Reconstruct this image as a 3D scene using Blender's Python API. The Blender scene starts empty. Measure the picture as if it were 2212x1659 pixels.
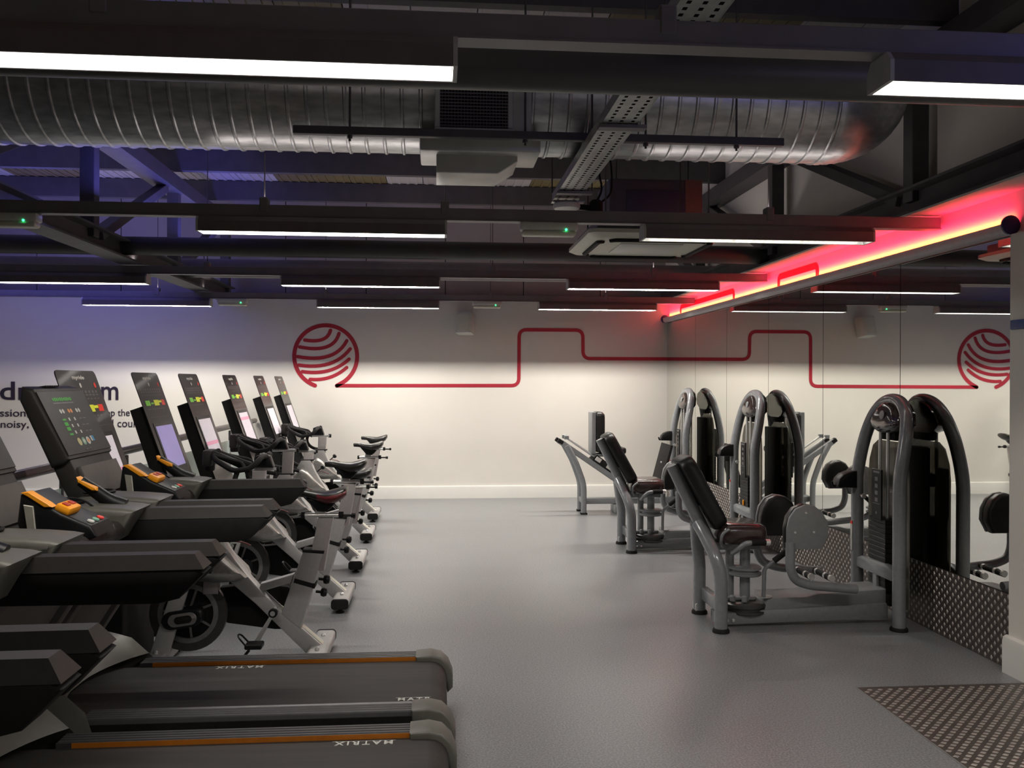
import bpy, bmesh, math, random
from mathutils import Vector, Matrix
random.seed(7)
S = bpy.context.scene
COL = S.collection
R = math.radians

# ------------------------------------------------------------------ camera
def rot_cam(yaw, pit, rol):
    F = Vector((math.sin(yaw)*math.cos(pit), math.cos(yaw)*math.cos(pit), math.sin(pit)))
    Rt = Vector((math.cos(yaw), -math.sin(yaw), 0)); U = Rt.cross(F)
    R2 = Rt*math.cos(rol)+U*math.sin(rol); U2 = U*math.cos(rol)-Rt*math.sin(rol)
    return Matrix((R2, U2, -F)).transposed()
cam = bpy.data.cameras.new('camera'); co = bpy.data.objects.new('camera', cam); COL.objects.link(co)
co.matrix_world = Matrix.Translation((0, 0, 1.55)) @ rot_cam(.0843, -.0034, .0028).to_4x4()
cam.sensor_fit = 'HORIZONTAL'; cam.sensor_width = 36; cam.lens = 36*1901.2/2212; cam.clip_start = .05
S.camera = co
S.view_settings.view_transform = 'Standard'; S.view_settings.look = 'None'
S.view_settings.gamma = 1; S.view_settings.use_curve_mapping = False
S.view_settings.exposure = 0.0
S.cycles.use_denoising = True
S.cycles.sample_clamp_indirect = 4
S.cycles.max_bounces = 8
S.cycles.caustics_reflective = False; S.cycles.caustics_refractive = False
# ------------------------------------------------------------------ world and light
wd = bpy.data.worlds.new('world'); S.world = wd; wd.use_nodes = True
wd.node_tree.nodes['Background'].inputs[0].default_value = (.5, .5, .55, 1)
wd.node_tree.nodes['Background'].inputs[1].default_value = .02
def area(name, loc, d, sx, sy, power, col=(1, .96, .9), spread=180):
    l = bpy.data.lights.new(name, 'AREA'); l.shape = 'RECTANGLE'; l.size = sx; l.size_y = sy
    l.energy = power; l.color = col; l.spread = R(spread)
    o = bpy.data.objects.new(name, l); COL.objects.link(o); o.location = loc
    o.rotation_euler = Vector(d).to_track_quat('-Z', 'Y').to_euler(); return o
FILL_UP = 4.0
ROWS = [(2.45, ((-.66, 20), (1.98, 24))), (5.2, ((-.66, 22), (1.93, 2))),
        (8.06, ((-3.27, 34), (-.69, 36), (1.90, 34))), (10.4, ((-3.31, 50), (-.69, 56), (1.90, 54))),
        (-.4, ((-.66, 4), (1.98, 10)))]  # last row is added unseen behind the camera to light the foreground
for y, ls in ROWS:
    for x, p in ls:
        l = area('tube_light', (x, y, 2.434), (0, 0, -1), 1.36, .018, p, (1, .94, .86))
        l.rotation_euler = (0, 0, 0)
        u = area('added_ceiling_fill', (x, y, 2.612), (0, 0, 1), 1.3, .05, {5.2: 1.5, -.4: 10}.get(y, FILL_UP), (1, .88, .84)); u.rotation_euler = (R(180), 0, 0)  # added fill above each fitting to brighten the ceiling, not a real lamp
# blue uplights along the left truss, red strip and added amber glow in the cove
BLUE = (.17, .17, 1)
for (x, y, z, sx, sy, p) in ((-2.45, 8.6, 2.98, .1, 4.5, 26), (-4.4, 8.6, 2.9, .2, 4.5, 30)):
    l = area('blue_uplight', (x, y, z), (0, 0, 1), sx, sy, p, BLUE); l.rotation_euler = (R(180), 0, 0)
area('blue_strip', (-2.3, 6.3, 2.72), (0, -1, .35), 1.8, .05, 1.6, BLUE)
area('blue_wash', (-4.3, 10.0, 2.95), (0, 1, -.35), 2.4, .05, 9, BLUE)
area('blue_spot', (3.0, .9, 2.9), (-.05, .8, -.1), .15, .15, 3.5, (.06, .10, 1))
area('cove_red', (3.035, 8.05, 2.412), (1, 0, 1.1), 7.1, .02, 21, (1, .005, .085), 160)
area('added_amber_glow', (3.055, 8.05, 2.405), (1, 0, .55), 7.1, .010, 7, (1, .30, .002), 80)  # added lamp: yellow edge where the red strip overexposes the wall

# ------------------------------------------------------------------ materials
MATS = {}
def mat(name, col, rough=.5, metal=0, var=.06, scale=30, bump=0, bscale=200, emit=None, es=0, coat=0, spec=None, stretch=None, trans=0):
    if name in MATS: return MATS[name]
    m = bpy.data.materials.new(name); m.use_nodes = True; MATS[name] = m
    nt = m.node_tree; b = nt.nodes['Principled BSDF']
    b.inputs['Roughness'].default_value = rough; b.inputs['Metallic'].default_value = metal
    if spec is not None: b.inputs['Specular IOR Level'].default_value = spec
    if coat: b.inputs['Coat Weight'].default_value = coat; b.inputs['Coat Roughness'].default_value = .08
    tc = nt.nodes.new('ShaderNodeTexCoord'); mp = nt.nodes.new('ShaderNodeMapping')
    nt.links.new(tc.outputs['Object'], mp.inputs[0])
    if stretch: mp.inputs['Scale'].default_value = stretch
    n = nt.nodes.new('ShaderNodeTexNoise'); n.inputs['Scale'].default_value = scale; n.inputs['Detail'].default_value = 3
    nt.links.new(mp.outputs[0], n.inputs['Vector'])
    r = nt.nodes.new('ShaderNodeValToRGB')
    r.color_ramp.elements[0].position = .3; r.color_ramp.elements[1].position = .7
    r.color_ramp.elements[0].color = [c*(1-var) for c in col[:3]]+[1]
    r.color_ramp.elements[1].color = [min(1, c*(1+var)) for c in col[:3]]+[1]
    nt.links.new(n.outputs['Fac'], r.inputs[0]); nt.links.new(r.outputs[0], b.inputs['Base Color'])
    if bump:
        n2 = nt.nodes.new('ShaderNodeTexNoise'); n2.inputs['Scale'].default_value = bscale
        nt.links.new(mp.outputs[0], n2.inputs['Vector'])
        bp = nt.nodes.new('ShaderNodeBump'); bp.inputs['Strength'].default_value = bump; bp.inputs['Distance'].default_value = .01
        nt.links.new(n2.outputs['Fac'], bp.inputs['Height']); nt.links.new(bp.outputs[0], b.inputs['Normal'])
    if emit:
        b.inputs['Emission Color'].default_value = (*emit, 1); b.inputs['Emission Strength'].default_value = es
    if trans:
        t = nt.nodes.new('ShaderNodeBsdfTransparent'); t.inputs[0].default_value = (.75, .72, .66, 1)
        mx = nt.nodes.new('ShaderNodeMixShader'); mx.inputs[0].default_value = trans
        nt.links.new(b.outputs[0], mx.inputs[1]); nt.links.new(t.outputs[0], mx.inputs[2])
        nt.links.new(mx.outputs[0], nt.nodes['Material Output'].inputs[0])
    return m
M = dict(
 wall=mat('white_paint', (.78, .75, .69), .7, var=.015, scale=3, bump=.02, bscale=120),
 skirt=mat('white_gloss_paint', (.8, .79, .74), .35, var=.02, scale=4),
 clad=mat('pale_cladding', (.34, .31, .31), .6, var=.06, scale=2),
 deck=mat('roof_deck_sheet', (.42, .40, .40), .5, var=.06, scale=2),
 rooflight=mat('dull_rooflight', (.16, .13, .06), .5, var=.1, scale=5),
 steel=mat('dark_painted_steel', (.075, .070, .074), .55, var=.12, scale=8),
 steel2=mat('black_painted_tube', (.06, .057, .055), .45, var=.1, scale=6),
 rail=mat('grey_trunking', (.18, .165, .178), .45, var=.08, scale=8),
 housing=mat('charcoal_luminaire', (.13, .112, .114), .5, var=.1, scale=12),
 liner=mat('glow_reflector', (.85, .85, .83), .5, emit=(1, .97, .92), es=1.2), liner_dim=mat('dim_glow_reflector', (.6, .6, .58), .4, var=.3, scale=40, emit=(1, .95, .88), es=.12),  # reflectors emit: the lamp light falling on them is put into the material
 lens=mat('luminaire_lens', (.9, .9, .9), .3, emit=(1, .97, .92), es=5.0),
 lens_dim=mat('luminaire_lens_dim', (.6, .6, .58), .4, var=.4, scale=40, emit=(1, .95, .88), es=.35, stretch=(1, .2, .2)),
 endplate=mat('pale_end_plate', (.45, .44, .43), .5),
 galv=mat('galvanised_duct', (.46, .47, .47), .38, .8, var=.22, scale=9, bump=.06, bscale=14, stretch=(1, 3, 3)),
 galvbox=mat('galvanised_sheet', (.55, .56, .54), .45, .5, var=.1, scale=6),
 tray=mat('zinc_tray', (.40, .41, .40), .4, .6, var=.12, scale=12),
 white_pl=mat('white_plastic', (.62, .62, .58), .4, var=.03),
 cream=mat('cream_plastic', (.66, .65, .54), .45, var=.03),
 black_pl=mat('black_plastic', (.008, .008, .009), .42, var=.2, scale=20, bump=.05, bscale=500, spec=.25),
 blk=mat('matt_black', (.010, .009, .009), .7, var=.2, spec=.25),
 rubber=mat('black_rubber', (.014, .013, .013), .75, var=.2, scale=60, bump=.1, bscale=600, spec=.25),
 tm_dark=mat('treadmill_charcoal', (.030, .027, .025), .5, var=.1, scale=40, bump=.04, bscale=700, spec=.25),
 tm_panel=mat('treadmill_panel_grey', (.085, .077, .071), .55, var=.06, scale=30, bump=.03, bscale=700),
 tm_grey=mat('treadmill_olive_grey', (.115, .112, .096), .42, var=.06, scale=30, bump=.03, bscale=700),
 tm_rail=mat('ribbed_rail_grey', (.10, .098, .10), .38, .5, var=.08, scale=20),
 belt=mat('running_belt', (.024, .021, .019), .62, var=.35, scale=7, bump=.08, bscale=500, stretch=(.25, 3, 1)),
 orange=mat('orange_plastic', (.95, .36, .012), .45, var=.05),
 orange_tr=mat('orange_anodised', (.62, .20, .02), .4, .3, var=.06),
 redsq=mat('red_inlay', (.45, .03, .01), .5),
 screen_blk=mat('gloss_display', (.022, .021, .021), .42, var=.1),
 silver_sens=mat('sensor_plate', (.62, .60, .52), .35, .6),
 bike=mat('silver_bike_paint', (.46, .45, .44), .38, .25, var=.04, scale=50),
 post=mat('bike_post_paint', (.42, .385, .375), .4, .2, var=.04, scale=50),
 brushed=mat('brushed_steel', (.52, .50, .47), .36, .85, var=.16, scale=40, stretch=(1, 12, 1)),
 chrome=mat('bright_chrome', (.80, .80, .78), .24, .6, var=.03),
 wheel=mat('flywheel_grey', (.085, .083, .08), .35, .5, var=.12, scale=20),
 wheel2=mat('flywheel_rim_grey', (.32, .31, .30), .32, .6, var=.12, scale=20),
 saddle=mat('saddle_vinyl', (.018, .017, .014), .33, var=.15, scale=40),
 saddle_red=mat('red_vinyl', (.12, .008, .010), .4, var=.15, scale=40),
 totem=mat('totem_face', (.026, .023, .022), .33, var=.12, scale=14, coat=.2),
 frame=mat('grey_powder_coat', (.25, .262, .275), .22, .1, var=.06, scale=40, coat=.35),
 frame2=mat('grey_machine_panel', (.26, .272, .28), .4, .1, var=.06, scale=30),
 pad=mat('black_upholstery', (.010, .009, .009), .38, var=.2, scale=60, bump=.03, bscale=500),
 seatpad=mat('brown_upholstery', (.050, .030, .028), .22, var=.15, scale=40, coat=.35),
 cap=mat('brown_gloss_shroud', (.030, .022, .020), .12, var=.1, coat=.6),
 smoke=mat('smoked_shield', (.20, .185, .155), .2, var=.05, trans=.22),
 weight=mat('weight_plate', (.012, .012, .012), .45, .3),
 red=mat('crimson_wall_paint', (.40, .012, .032), .6, var=.04, scale=10),
 ink=mat('dark_purple_vinyl', (.020, .012, .035), .6, var=.05),
 mirror=mat('mirror_silver', (.80, .81, .77), .012, 1, var=.004),
 gap=mat('mirror_edge', (.015, .016, .015), .5),
 glass=mat('balustrade_glass', (.55, .68, .68), .1, var=.02, trans=.45),
 handrail=mat('dark_timber_rail', (.075, .055, .05), .3, var=.15, scale=12, coat=.3),
 plate=mat('tread_plate', (.125, .106, .095), .45, .55, var=.2, scale=30),
 stud=mat('tread_plate_stud', (.46, .42, .385), .38, .55, var=.18, scale=20),
 trough=mat('trough_grey', (.58, .54, .56), .5, 0, var=.04),
 navy=mat('navy_plastic', (.015, .02, .10), .4),
 blue=mat('blue_sign', (.01, .045, .20), .5),
 amber=mat('neon_amber', (.9, .4, .1), .5, emit=(1, .30, .012), es=2),
 cyan=mat('led_cyan', (.1, .4, .9), .5, emit=(.03, .36, 1), es=2.6),
 greenled=mat('led_green', (.1, .9, .3), .5, emit=(.05, 1, .3), es=4),
 g_green=mat('display_green', (.03, .25, .02), .5, emit=(.03, .45, .02), es=.22),
 g_lime=mat('chart_green', (.20, .62, .06), .5), g_yel=mat('chart_yellow', (.80, .85, .05), .5), g_red=mat('chart_red', (.80, .05, .03), .5),
 g_org=mat('icon_orange', (.62, .22, .06), .5, emit=(.6, .2, .05), es=.15), g_white=mat('icon_white', (.60, .60, .56), .5),
 g_cream=mat('icon_cream', (.55, .50, .26), .5), g_blue=mat('icon_blue', (.05, .30, .6), .5), g_grey=mat('print_grey', (.16, .15, .15), .5),
 g_teal=mat('icon_teal', (.20, .42, .30), .5),
 scr_lilac=mat('screen_lilac', (.3, .27, .5), .4, var=.1, scale=4, emit=(.17, .14, .34), es=.6),
 scr_pale=mat('screen_pale', (.6, .55, .6), .4, emit=(.5, .46, .5), es=.42),
 scr_pink=mat('screen_pink', (.6, .3, .4), .4, emit=(.55, .20, .30), es=.5),
 label_w=mat('white_label', (.55, .54, .50), .5), paper=mat('dull_text_white', (.45, .45, .43), .6),
)
# floor: speckled grey vinyl
def floor_mat():
    m = bpy.data.materials.new('speckled_vinyl_floor'); m.use_nodes = True; nt = m.node_tree; b = nt.nodes['Principled BSDF']
    tc = nt.nodes.new('ShaderNodeTexCoord')
    n = nt.nodes.new('ShaderNodeTexNoise'); n.inputs['Scale'].default_value = 120; n.inputs['Detail'].default_value = 4
    n3 = nt.nodes.new('ShaderNodeTexNoise'); n3.inputs['Scale'].default_value = 1.3; n3.inputs['Detail'].default_value = 4
    for k in (n, n3): nt.links.new(tc.outputs['Object'], k.inputs['Vector'])
    r = nt.nodes.new('ShaderNodeValToRGB'); e = r.color_ramp.elements
    e[0].position = .36; e[0].color = (.165, .172, .182, 1); e[1].position = .66; e[1].color = (.325, .332, .338, 1)
    nt.links.new(n.outputs['Fac'], r.inputs[0])
    r3 = nt.nodes.new('ShaderNodeValToRGB'); r3.color_ramp.elements[0].color = (.86, .86, .86, 1); r3.color_ramp.elements[1].color = (1, 1, 1, 1)
    nt.links.new(n3.outputs['Fac'], r3.inputs[0])
    mx = nt.nodes.new('ShaderNodeMix'); mx.data_type = 'RGBA'; mx.blend_type = 'MULTIPLY'; mx.inputs[0].default_value = 1
    nt.links.new(r.outputs[0], mx.inputs[6]); nt.links.new(r3.outputs[0], mx.inputs[7]); nt.links.new(mx.outputs[2], b.inputs['Base Color'])
    mr = nt.nodes.new('ShaderNodeMapRange'); mr.inputs[3].default_value = .27; mr.inputs[4].default_value = .40
    nt.links.new(n3.outputs['Fac'], mr.inputs[0]); nt.links.new(mr.outputs[0], b.inputs['Roughness'])
    bp = nt.nodes.new('ShaderNodeBump'); bp.inputs['Strength'].default_value = .03; bp.inputs['Distance'].default_value = .002
    nt.links.new(n.outputs['Fac'], bp.inputs['Height']); nt.links.new(bp.outputs[0], b.inputs['Normal'])
    return m
M['floor'] = floor_mat()

# ------------------------------------------------------------------ geometry helpers
def V(*a): return Vector(a)
def fillet(pts, rad, n=5):
    pts = [Vector(p) for p in pts]; out = [pts[0]]
    for i in range(1, len(pts)-1):
        a, b, c = pts[i-1], pts[i], pts[i+1]; u = (a-b); v = (c-b)
        d = min(rad, u.length*.49, v.length*.49); p0 = b+u.normalized()*d; p1 = b+v.normalized()*d
        for k in range(n+1):
            t = k/n; out.append(p0*(1-t)**2+b*2*t*(1-t)+p1*t*t)
    out.append(pts[-1]); return out
class G:
    def __init__(s): s.bm = bmesh.new(); s.mi = 0
    def _new(s, f0):
        s.bm.faces.ensure_lookup_table()
        for f in list(s.bm.faces)[f0:]: f.material_index = s.mi
    def box(s, c, d, rot=None, bev=0, seg=2):
        f0 = len(s.bm.faces)
        r = bmesh.ops.create_cube(s.bm, size=1); vs = r['verts']
        mt = Matrix.Translation(c) @ (rot.to_4x4() if rot else Matrix.Identity(4)) @ Matrix.Diagonal((*d, 1))
        bmesh.ops.transform(s.bm, matrix=mt, verts=vs)
        if bev:
            es = list({e for v in vs for e in v.link_edges})
            bmesh.ops.bevel(s.bm, geom=es, offset=min(bev, min(d)*.49), segments=seg, affect='EDGES', profile=.5)
        s._new(f0); return s
    def bb(s, x0, x1, y0, y1, z0, z1, bev=0, seg=2):
        return s.box(((x0+x1)/2, (y0+y1)/2, (z0+z1)/2), (abs(x1-x0), abs(y1-y0), abs(z1-z0)), None, bev, seg)
    def prism(s, pts, ax, a, b, bev=0, seg=2):
        f0 = len(s.bm.faces)
        def P(p, t): return {'y': (p[0], t, p[1]), 'x': (t, p[0], p[1]), 'z': (p[0], p[1], t)}[ax]
        v0 = [s.bm.verts.new(P(p, a)) for p in pts]; v1 = [s.bm.verts.new(P(p, b)) for p in pts]; n = len(pts)
        fs = [s.bm.faces.new(v0), s.bm.faces.new(v1[::-1])]
        for i in range(n): fs.append(s.bm.faces.new((v0[i], v1[i], v1[(i+1) % n], v0[(i+1) % n])))
        bmesh.ops.recalc_face_normals(s.bm, faces=fs)
        if bev:
            es = list({e for f in fs[:2] for e in f.edges})
            bmesh.ops.bevel(s.bm, geom=es, offset=bev, segments=seg, affect='EDGES', profile=.5)
        s._new(f0); return s
    def tube(s, pts, r, seg=10, fil=0, cap=True, sq=1.0):
        f0 = len(s.bm.faces)
        pts = fillet(pts, fil) if fil else [Vector(p) for p in pts]
        n = len(pts); rs = r if isinstance(r, (list, tuple)) else [r]*n
        if len(rs) != n: rs = [rs[0]+(rs[-1]-rs[0])*i/(n-1) for i in range(n)]
        rings = []; up = None
        for i, p in enumerate(pts):
            t = (pts[min(i+1, n-1)]-pts[max(i-1, 0)]).normalized()
            if up is None:
                up = Vector((0, 0, 1)) if abs(t.z) < .9 else Vector((0, 1, 0))
            up = (up-t*up.dot(t)).normalized(); sd = t.cross(up)
            rings.append([s.bm.verts.new(p+(up*math.cos(2*math.pi*k/seg)*sq+sd*math.sin(2*math.pi*k/seg))*rs[i]) for k in range(seg)])
        fs = []
        for i in range(n-1):
            for k in range(seg): fs.append(s.bm.faces.new((rings[i][k], rings[i][(k+1) % seg], rings[i+1][(k+1) % seg], rings[i+1][k])))
        if cap: fs.append(s.bm.faces.new(rings[0][::-1])); fs.append(s.bm.faces.new(rings[-1]))
        bmesh.ops.recalc_face_normals(s.bm, faces=fs)
        s._new(f0); return s
    def lathe(s, prof, o, d, seg=24, close=False):
        # prof: (radius, height) along direction d from origin o
        f0 = len(s.bm.faces)
        d = Vector(d).normalized(); a = d.orthogonal().normalized(); b = d.cross(a); o = Vector(o)
        rings = [[s.bm.verts.new(o+d*h+(a*math.cos(2*math.pi*k/seg)+b*math.sin(2*math.pi*k/seg))*max(r, 1e-4)) for k in range(seg)] for r, h in prof]
        fs = []; m = len(rings)
        for i in range(m if close else m-1):
            A, B = rings[i], rings[(i+1) % m]
            for k in range(seg): fs.append(s.bm.faces.new((A[k], A[(k+1) % seg], B[(k+1) % seg], B[k])))
        if not close: fs.append(s.bm.faces.new(rings[0][::-1])); fs.append(s.bm.faces.new(rings[-1]))
        bmesh.ops.recalc_face_normals(s.bm, faces=fs)
        s._new(f0); return s
    def loft(s, rings, cap=True):
        f0 = len(s.bm.faces)
        rs = [[s.bm.verts.new(p) for p in ring] for ring in rings]; fs = []; n = len(rs[0])
        for i in range(len(rs)-1):
            for k in range(n): fs.append(s.bm.faces.new((rs[i][k], rs[i][(k+1) % n], rs[i+1][(k+1) % n], rs[i+1][k])))
        if cap: fs.append(s.bm.faces.new(rs[0][::-1])); fs.append(s.bm.faces.new(rs[-1]))
        bmesh.ops.recalc_face_normals(s.bm, faces=fs); s._new(f0); return s
    def face(s, pts):
        f0 = len(s.bm.faces); s.bm.faces.new([s.bm.verts.new(p) for p in pts]); s._new(f0); return s
    def add_mesh(s, me, mtx):
        f0 = len(s.bm.faces); nv = len(s.bm.verts)
        s.bm.from_mesh(me); s.bm.verts.ensure_lookup_table()
        bmesh.ops.transform(s.bm, matrix=mtx, verts=list(s.bm.verts)[nv:]); s._new(f0); return s
    def obj(s, name, m, parent=None, ang=35, label=None, loc=None, kind=None):
        me = bpy.data.meshes.new(name); s.bm.to_mesh(me); s.bm.free()
        for k in (m if isinstance(m, (list, tuple)) else [m]): me.materials.append(M[k] if isinstance(k, str) else k)
        me.polygons.foreach_set('use_smooth', [True]*len(me.polygons)); me.set_sharp_from_angle(angle=R(ang))
        o = bpy.data.objects.new(name, me); COL.objects.link(o)
        if parent: o.parent = parent
        if loc: o.location = loc
        if label: o['label'] = label
        if kind: o['kind'] = kind
        return o
def thing(name, label, cat, loc=(0, 0, 0), group=None):
    o = bpy.data.objects.new(name, None); COL.objects.link(o); o.location = loc; o.empty_display_size = .1
    o['label'] = label; o['category'] = cat
    if group: o['group'] = group
    return o
def tag(o, label, cat, group=None):
    o['label'] = label; o['category'] = cat
    if group: o['group'] = group
    return o
def struct(o): o['kind'] = 'structure'; return o
def dup(root, loc, label, group=None):
    def cp(o, par):
        c = o.copy(); COL.objects.link(c); c.parent = par
        for ch in o.children: cp(ch, c)
        return c
    r = cp(root, None); r.location = loc; r['label'] = label
    if group: r['group'] = group
    return r
def kid(root, name):
    for c in root.children:
        if c.name.split('.')[0] == name: return c
def text_mesh(txt, size, off=0, ext=.0008, space=1.0):
    c = bpy.data.curves.new('t', 'FONT'); c.body = txt; c.size = size; c.offset = off; c.extrude = ext; c.resolution_u = 4
    c.space_character = space
    o = bpy.data.objects.new('t', c); COL.objects.link(o)
    dg = bpy.context.evaluated_depsgraph_get(); dg.update()
    me = bpy.data.meshes.new_from_object(o.evaluated_get(dg)); bpy.data.objects.remove(o); bpy.data.curves.remove(c)
    return me
def fit_text(txt, w, h, off=0, space=1.0):
    # mesh scaled to width w and height h, origin lower left
    me = text_mesh(txt, 1, off, .002, space)
    xs = [v.co.x for v in me.vertices]; ys = [v.co.y for v in me.vertices]
    x0, x1, y0, y1 = min(xs), max(xs), min(ys), max(ys)
    me.transform(Matrix.Translation((-x0, -y0, 0)))
    me.transform(Matrix.Diagonal((w/(x1-x0), h/(y1-y0), 1, 1))); return me
def frame_mtx(o, x, y):
    x = Vector(x).normalized(); y = Vector(y).normalized(); z = x.cross(y)
    m = Matrix((x, y, z)).transposed().to_4x4(); m.translation = o; return m
def stad(cx, cz, hx, hz, n=8, r=None):
    # rounded rectangle outline in a plane
    r = r if r is not None else min(hx, hz); out = []
    for sx, sz, a0 in ((1, 1, 0), (-1, 1, 90), (-1, -1, 180), (1, -1, 270)):
        for k in range(n+1):
            a = R(a0+90*k/n); out.append((cx+sx*(hx-r)+r*math.cos(a), cz+sz*(hz-r)+r*math.sin(a)))
    return out

# ------------------------------------------------------------------ room shell
XR = 3.10; YB = 11.65; ZC = 3.92
struct(G().bb(-6.2, 3.4, -4, 12, -.1, 0).obj('floor', 'floor'))
wb = struct(G().bb(-6.2, XR+.02, YB, YB+.12, 0, 2.62).obj('wall_back', 'wall'))
G().bb(-6.2, XR+.02, YB-.03, YB+.12, 2.62, 2.66).obj('ledge', 'steel', wb, label='dark ledge on top of the white wall')
x = -6.2
for k in range(9):
    w = 1.05
    G().bb(x+.006, min(x+w, XR+.1)-.006, YB+.17, YB+.2, 2.6, 4.1).obj('cladding_panel', 'clad', wb); x += w
struct(G().bb(-6.2, 3.4, YB+.2, YB+.3, 0, 4.2).obj('trim_1', 'gap'))
wr = struct(G().bb(XR, XR+.2, -4, 12, 0, 4.2).obj('wall_right', 'wall'))
struct(G().bb(-6.3, -6.2, -4, 12, 0, 4.2).obj('wall_left', 'wall'))
struct(G().bb(-6.3, 3.3, -4.1, -4, 0, 4.2).obj('wall_front', 'wall'))
# skirting with a rounded top
def skirt(name, p0, p1, h, face):
    (ax, a, b, base, sgn) = face
    prof = [(base, 0), (base+sgn*.03, 0), (base+sgn*.03, h-.03), (base+sgn*.024, h-.008), (base+sgn*.008, h), (base, h)]
    return struct(G().prism(prof, ax, a, b).obj(name, 'skirt'))
skirt('baseboard_back', 0, 0, .165, ('x', -6.2, XR, YB, -1))
# right wall stub nearer than the mirrors
pil = struct(G().bb(3.045, XR+.02, -4, 4.46, 0, 2.34).obj('trim_2', 'wall'))
skirt('baseboard_right', 0, 0, .2, ('y', -4, 4.47, 3.045, -1))
s = tag(G().bb(3.030, 3.045, 4.22, 4.44, 2.03-.2, 1.88, .004).obj('wall_sign', 'blue'), 'small dark blue sign on the white wall edge at the right', 'sign')
# ceiling deck: ribbed sheets between the purlins
cl = struct(G().bb(-6.3, 3.3, -4, 12, ZC+.05, ZC+.12).obj('ceiling', 'steel'))
for i in range(22):
    x0 = -6.2+i*.43
    rl = i in (3, 4, 8, 9, 14, 15)
    g = G()
    g.bb(x0+.004, x0+.426, -3.9, 11.9, ZC+.01, ZC+.04)
    for k in range(4): g.bb(x0+.03+k*.1, x0+.06+k*.1, -3.9, 11.9, ZC+.002, ZC+.015)
    g.obj('roof_sheet', 'rooflight' if i in (3, 4, 10, 11, 12, 17, 18, 19) else 'deck', cl, label='brown translucent rooflight sheet' if i in (3, 4, 10, 11, 12, 17, 18, 19) else None)
for i, y in enumerate((.8, 2.2, 3.6, 5.05, 6.47, 7.9, 9.32, 10.75)):
    g = G().prism([(y-.04, 3.70), (y+.04, 3.70), (y+.04, 3.715), (y-.028, 3.715), (y-.028, 3.905), (y+.04, 3.905), (y+.04, 3.92), (y-.04, 3.92)], 'x', -6.15, 3.09)
    tag(g.obj('roof_purlin', 'steel'), 'dark steel purlin spanning the roof, %s from the back wall' % ['eighth', 'seventh', 'sixth', 'fifth', 'fourth', 'third', 'second', 'first'][i], 'beam', 'roof purlins')
# tie tubes
tag(G().tube([(-6.15, 3.18, 2.682), (3.09, 3.18, 2.682)], .08, 24).obj('tie_tube', 'steel2'), 'thick black round tube crossing behind the nearest light row', 'beam', 'black tie tubes')
tag(G().tube([(-6.15, 7.8, 2.70), (3.09, 7.8, 2.70)], .08, 24).obj('tie_tube', 'steel2'), 'long black round tube passing behind the white air conditioner', 'beam', 'black tie tubes')
tag(G().tube([(-6.15, 9.6, 2.74), (3.09, 9.6, 2.74)], .10, 24).obj('tie_tube', 'rail'), 'pale grey round pipe between the two furthest light rows', 'pipe')

# trusses
def bar(g, a, b, w, d):
    a, b = Vector(a), Vector(b); t = (b-a); L = t.length; q = t.to_track_quat('Z', 'X').to_matrix()
    g.box((a+b)/2, (d, w, L), q, .004, 1); return g
def truss(x, label, posts, diags, zb, y0, y1, w=.16):
    t = thing('roof_truss', label, 'truss', (x, (y0+y1)/2, 2.58))
    def P(y, z): return (0, y-(y0+y1)/2, z-2.58)
    g = G(); a = P(y0, zb); b = P(y1, zb)
    for dz in (0, .15): g.bb(-w/2, w/2, a[1], b[1], zb-2.58+dz-.008+.0, zb-2.58+dz+.008)
    g.bb(-.01, .01, a[1], b[1], zb-2.58, zb-2.58+.15); g.obj('bottom_chord', 'steel', t)
    G().bb(-w/2, w/2, a[1], b[1], 3.46-2.58, 3.60-2.58).obj('top_chord', 'steel', t)
    for y in posts: bar(G(), P(y, zb+.08), P(y, 3.55), .11, .11).obj('post', 'steel', t)
    for (ya, za, yb, zb_) in diags: bar(G(), P(ya, za), P(yb, zb_), .1, .08).obj('brace', 'steel', t)
    return t
truss(-2.7, 'dark steel roof truss with posts and braces over the cardio machines', (2.6, 4.85, 7.1, 9.3, 11.5),
      ((7.25, 2.70, 8.95, 3.45), (9.45, 2.70, 11.1, 3.45), (5.0, 2.70, 6.7, 3.45)), 2.58, 0, 11.6, .2)
truss(2.99, 'dark steel roof truss above the red lit wall band', (3.0, 5.3, 7.6, 9.9),
      ((5.45, 2.72, 7.2, 3.45), (7.75, 2.75, 9.6, 3.5), (10.0, 2.75, 11.4, 3.4), (3.15, 2.72, 5.0, 3.5)), 2.60, 0, 11.6, .2)

# ------------------------------------------------------------------ suspended lighting
NTH = {2.45: 'nearest', 5.2: 'second', 8.06: 'third', 10.4: 'furthest', -.4: 'added unseen'}
WIRES = {2.45: (-.9, .64, 2.3), 5.2: (-1.0, .04, 2.0), 8.06: (-2.05, .5, 2.0), 10.4: (-3.2, -1.3, .62, 2.0), -.4: (0,)}
for y, ls in ROWS:
    x1 = 3.08
    t = thing('lighting_rail', 'long grey suspended lighting trunking, %s row from the camera' % NTH[y], 'rail', (0, y, 2.49), 'lighting rails')
    g = G().bb(-6.1, x1, -.03, .03, .005, .072, .003, 1); g.bb(-6.1, x1, -.036, .036, -.001, .006); g.obj('trunking', 'rail', t)
    for xw in WIRES[y]:
        G().tube([(xw, 0, .07), (xw, 0, .37 if y == 5.2 else 1.36)], .004, 6).obj('hanger_wire', 'steel', t)
        G().bb(xw-.025, xw+.025, -.034, .034, .03, .115, .006, 1).obj('hanger_clip', 'rail', t)
first = None
LN = ['left', 'right']
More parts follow.
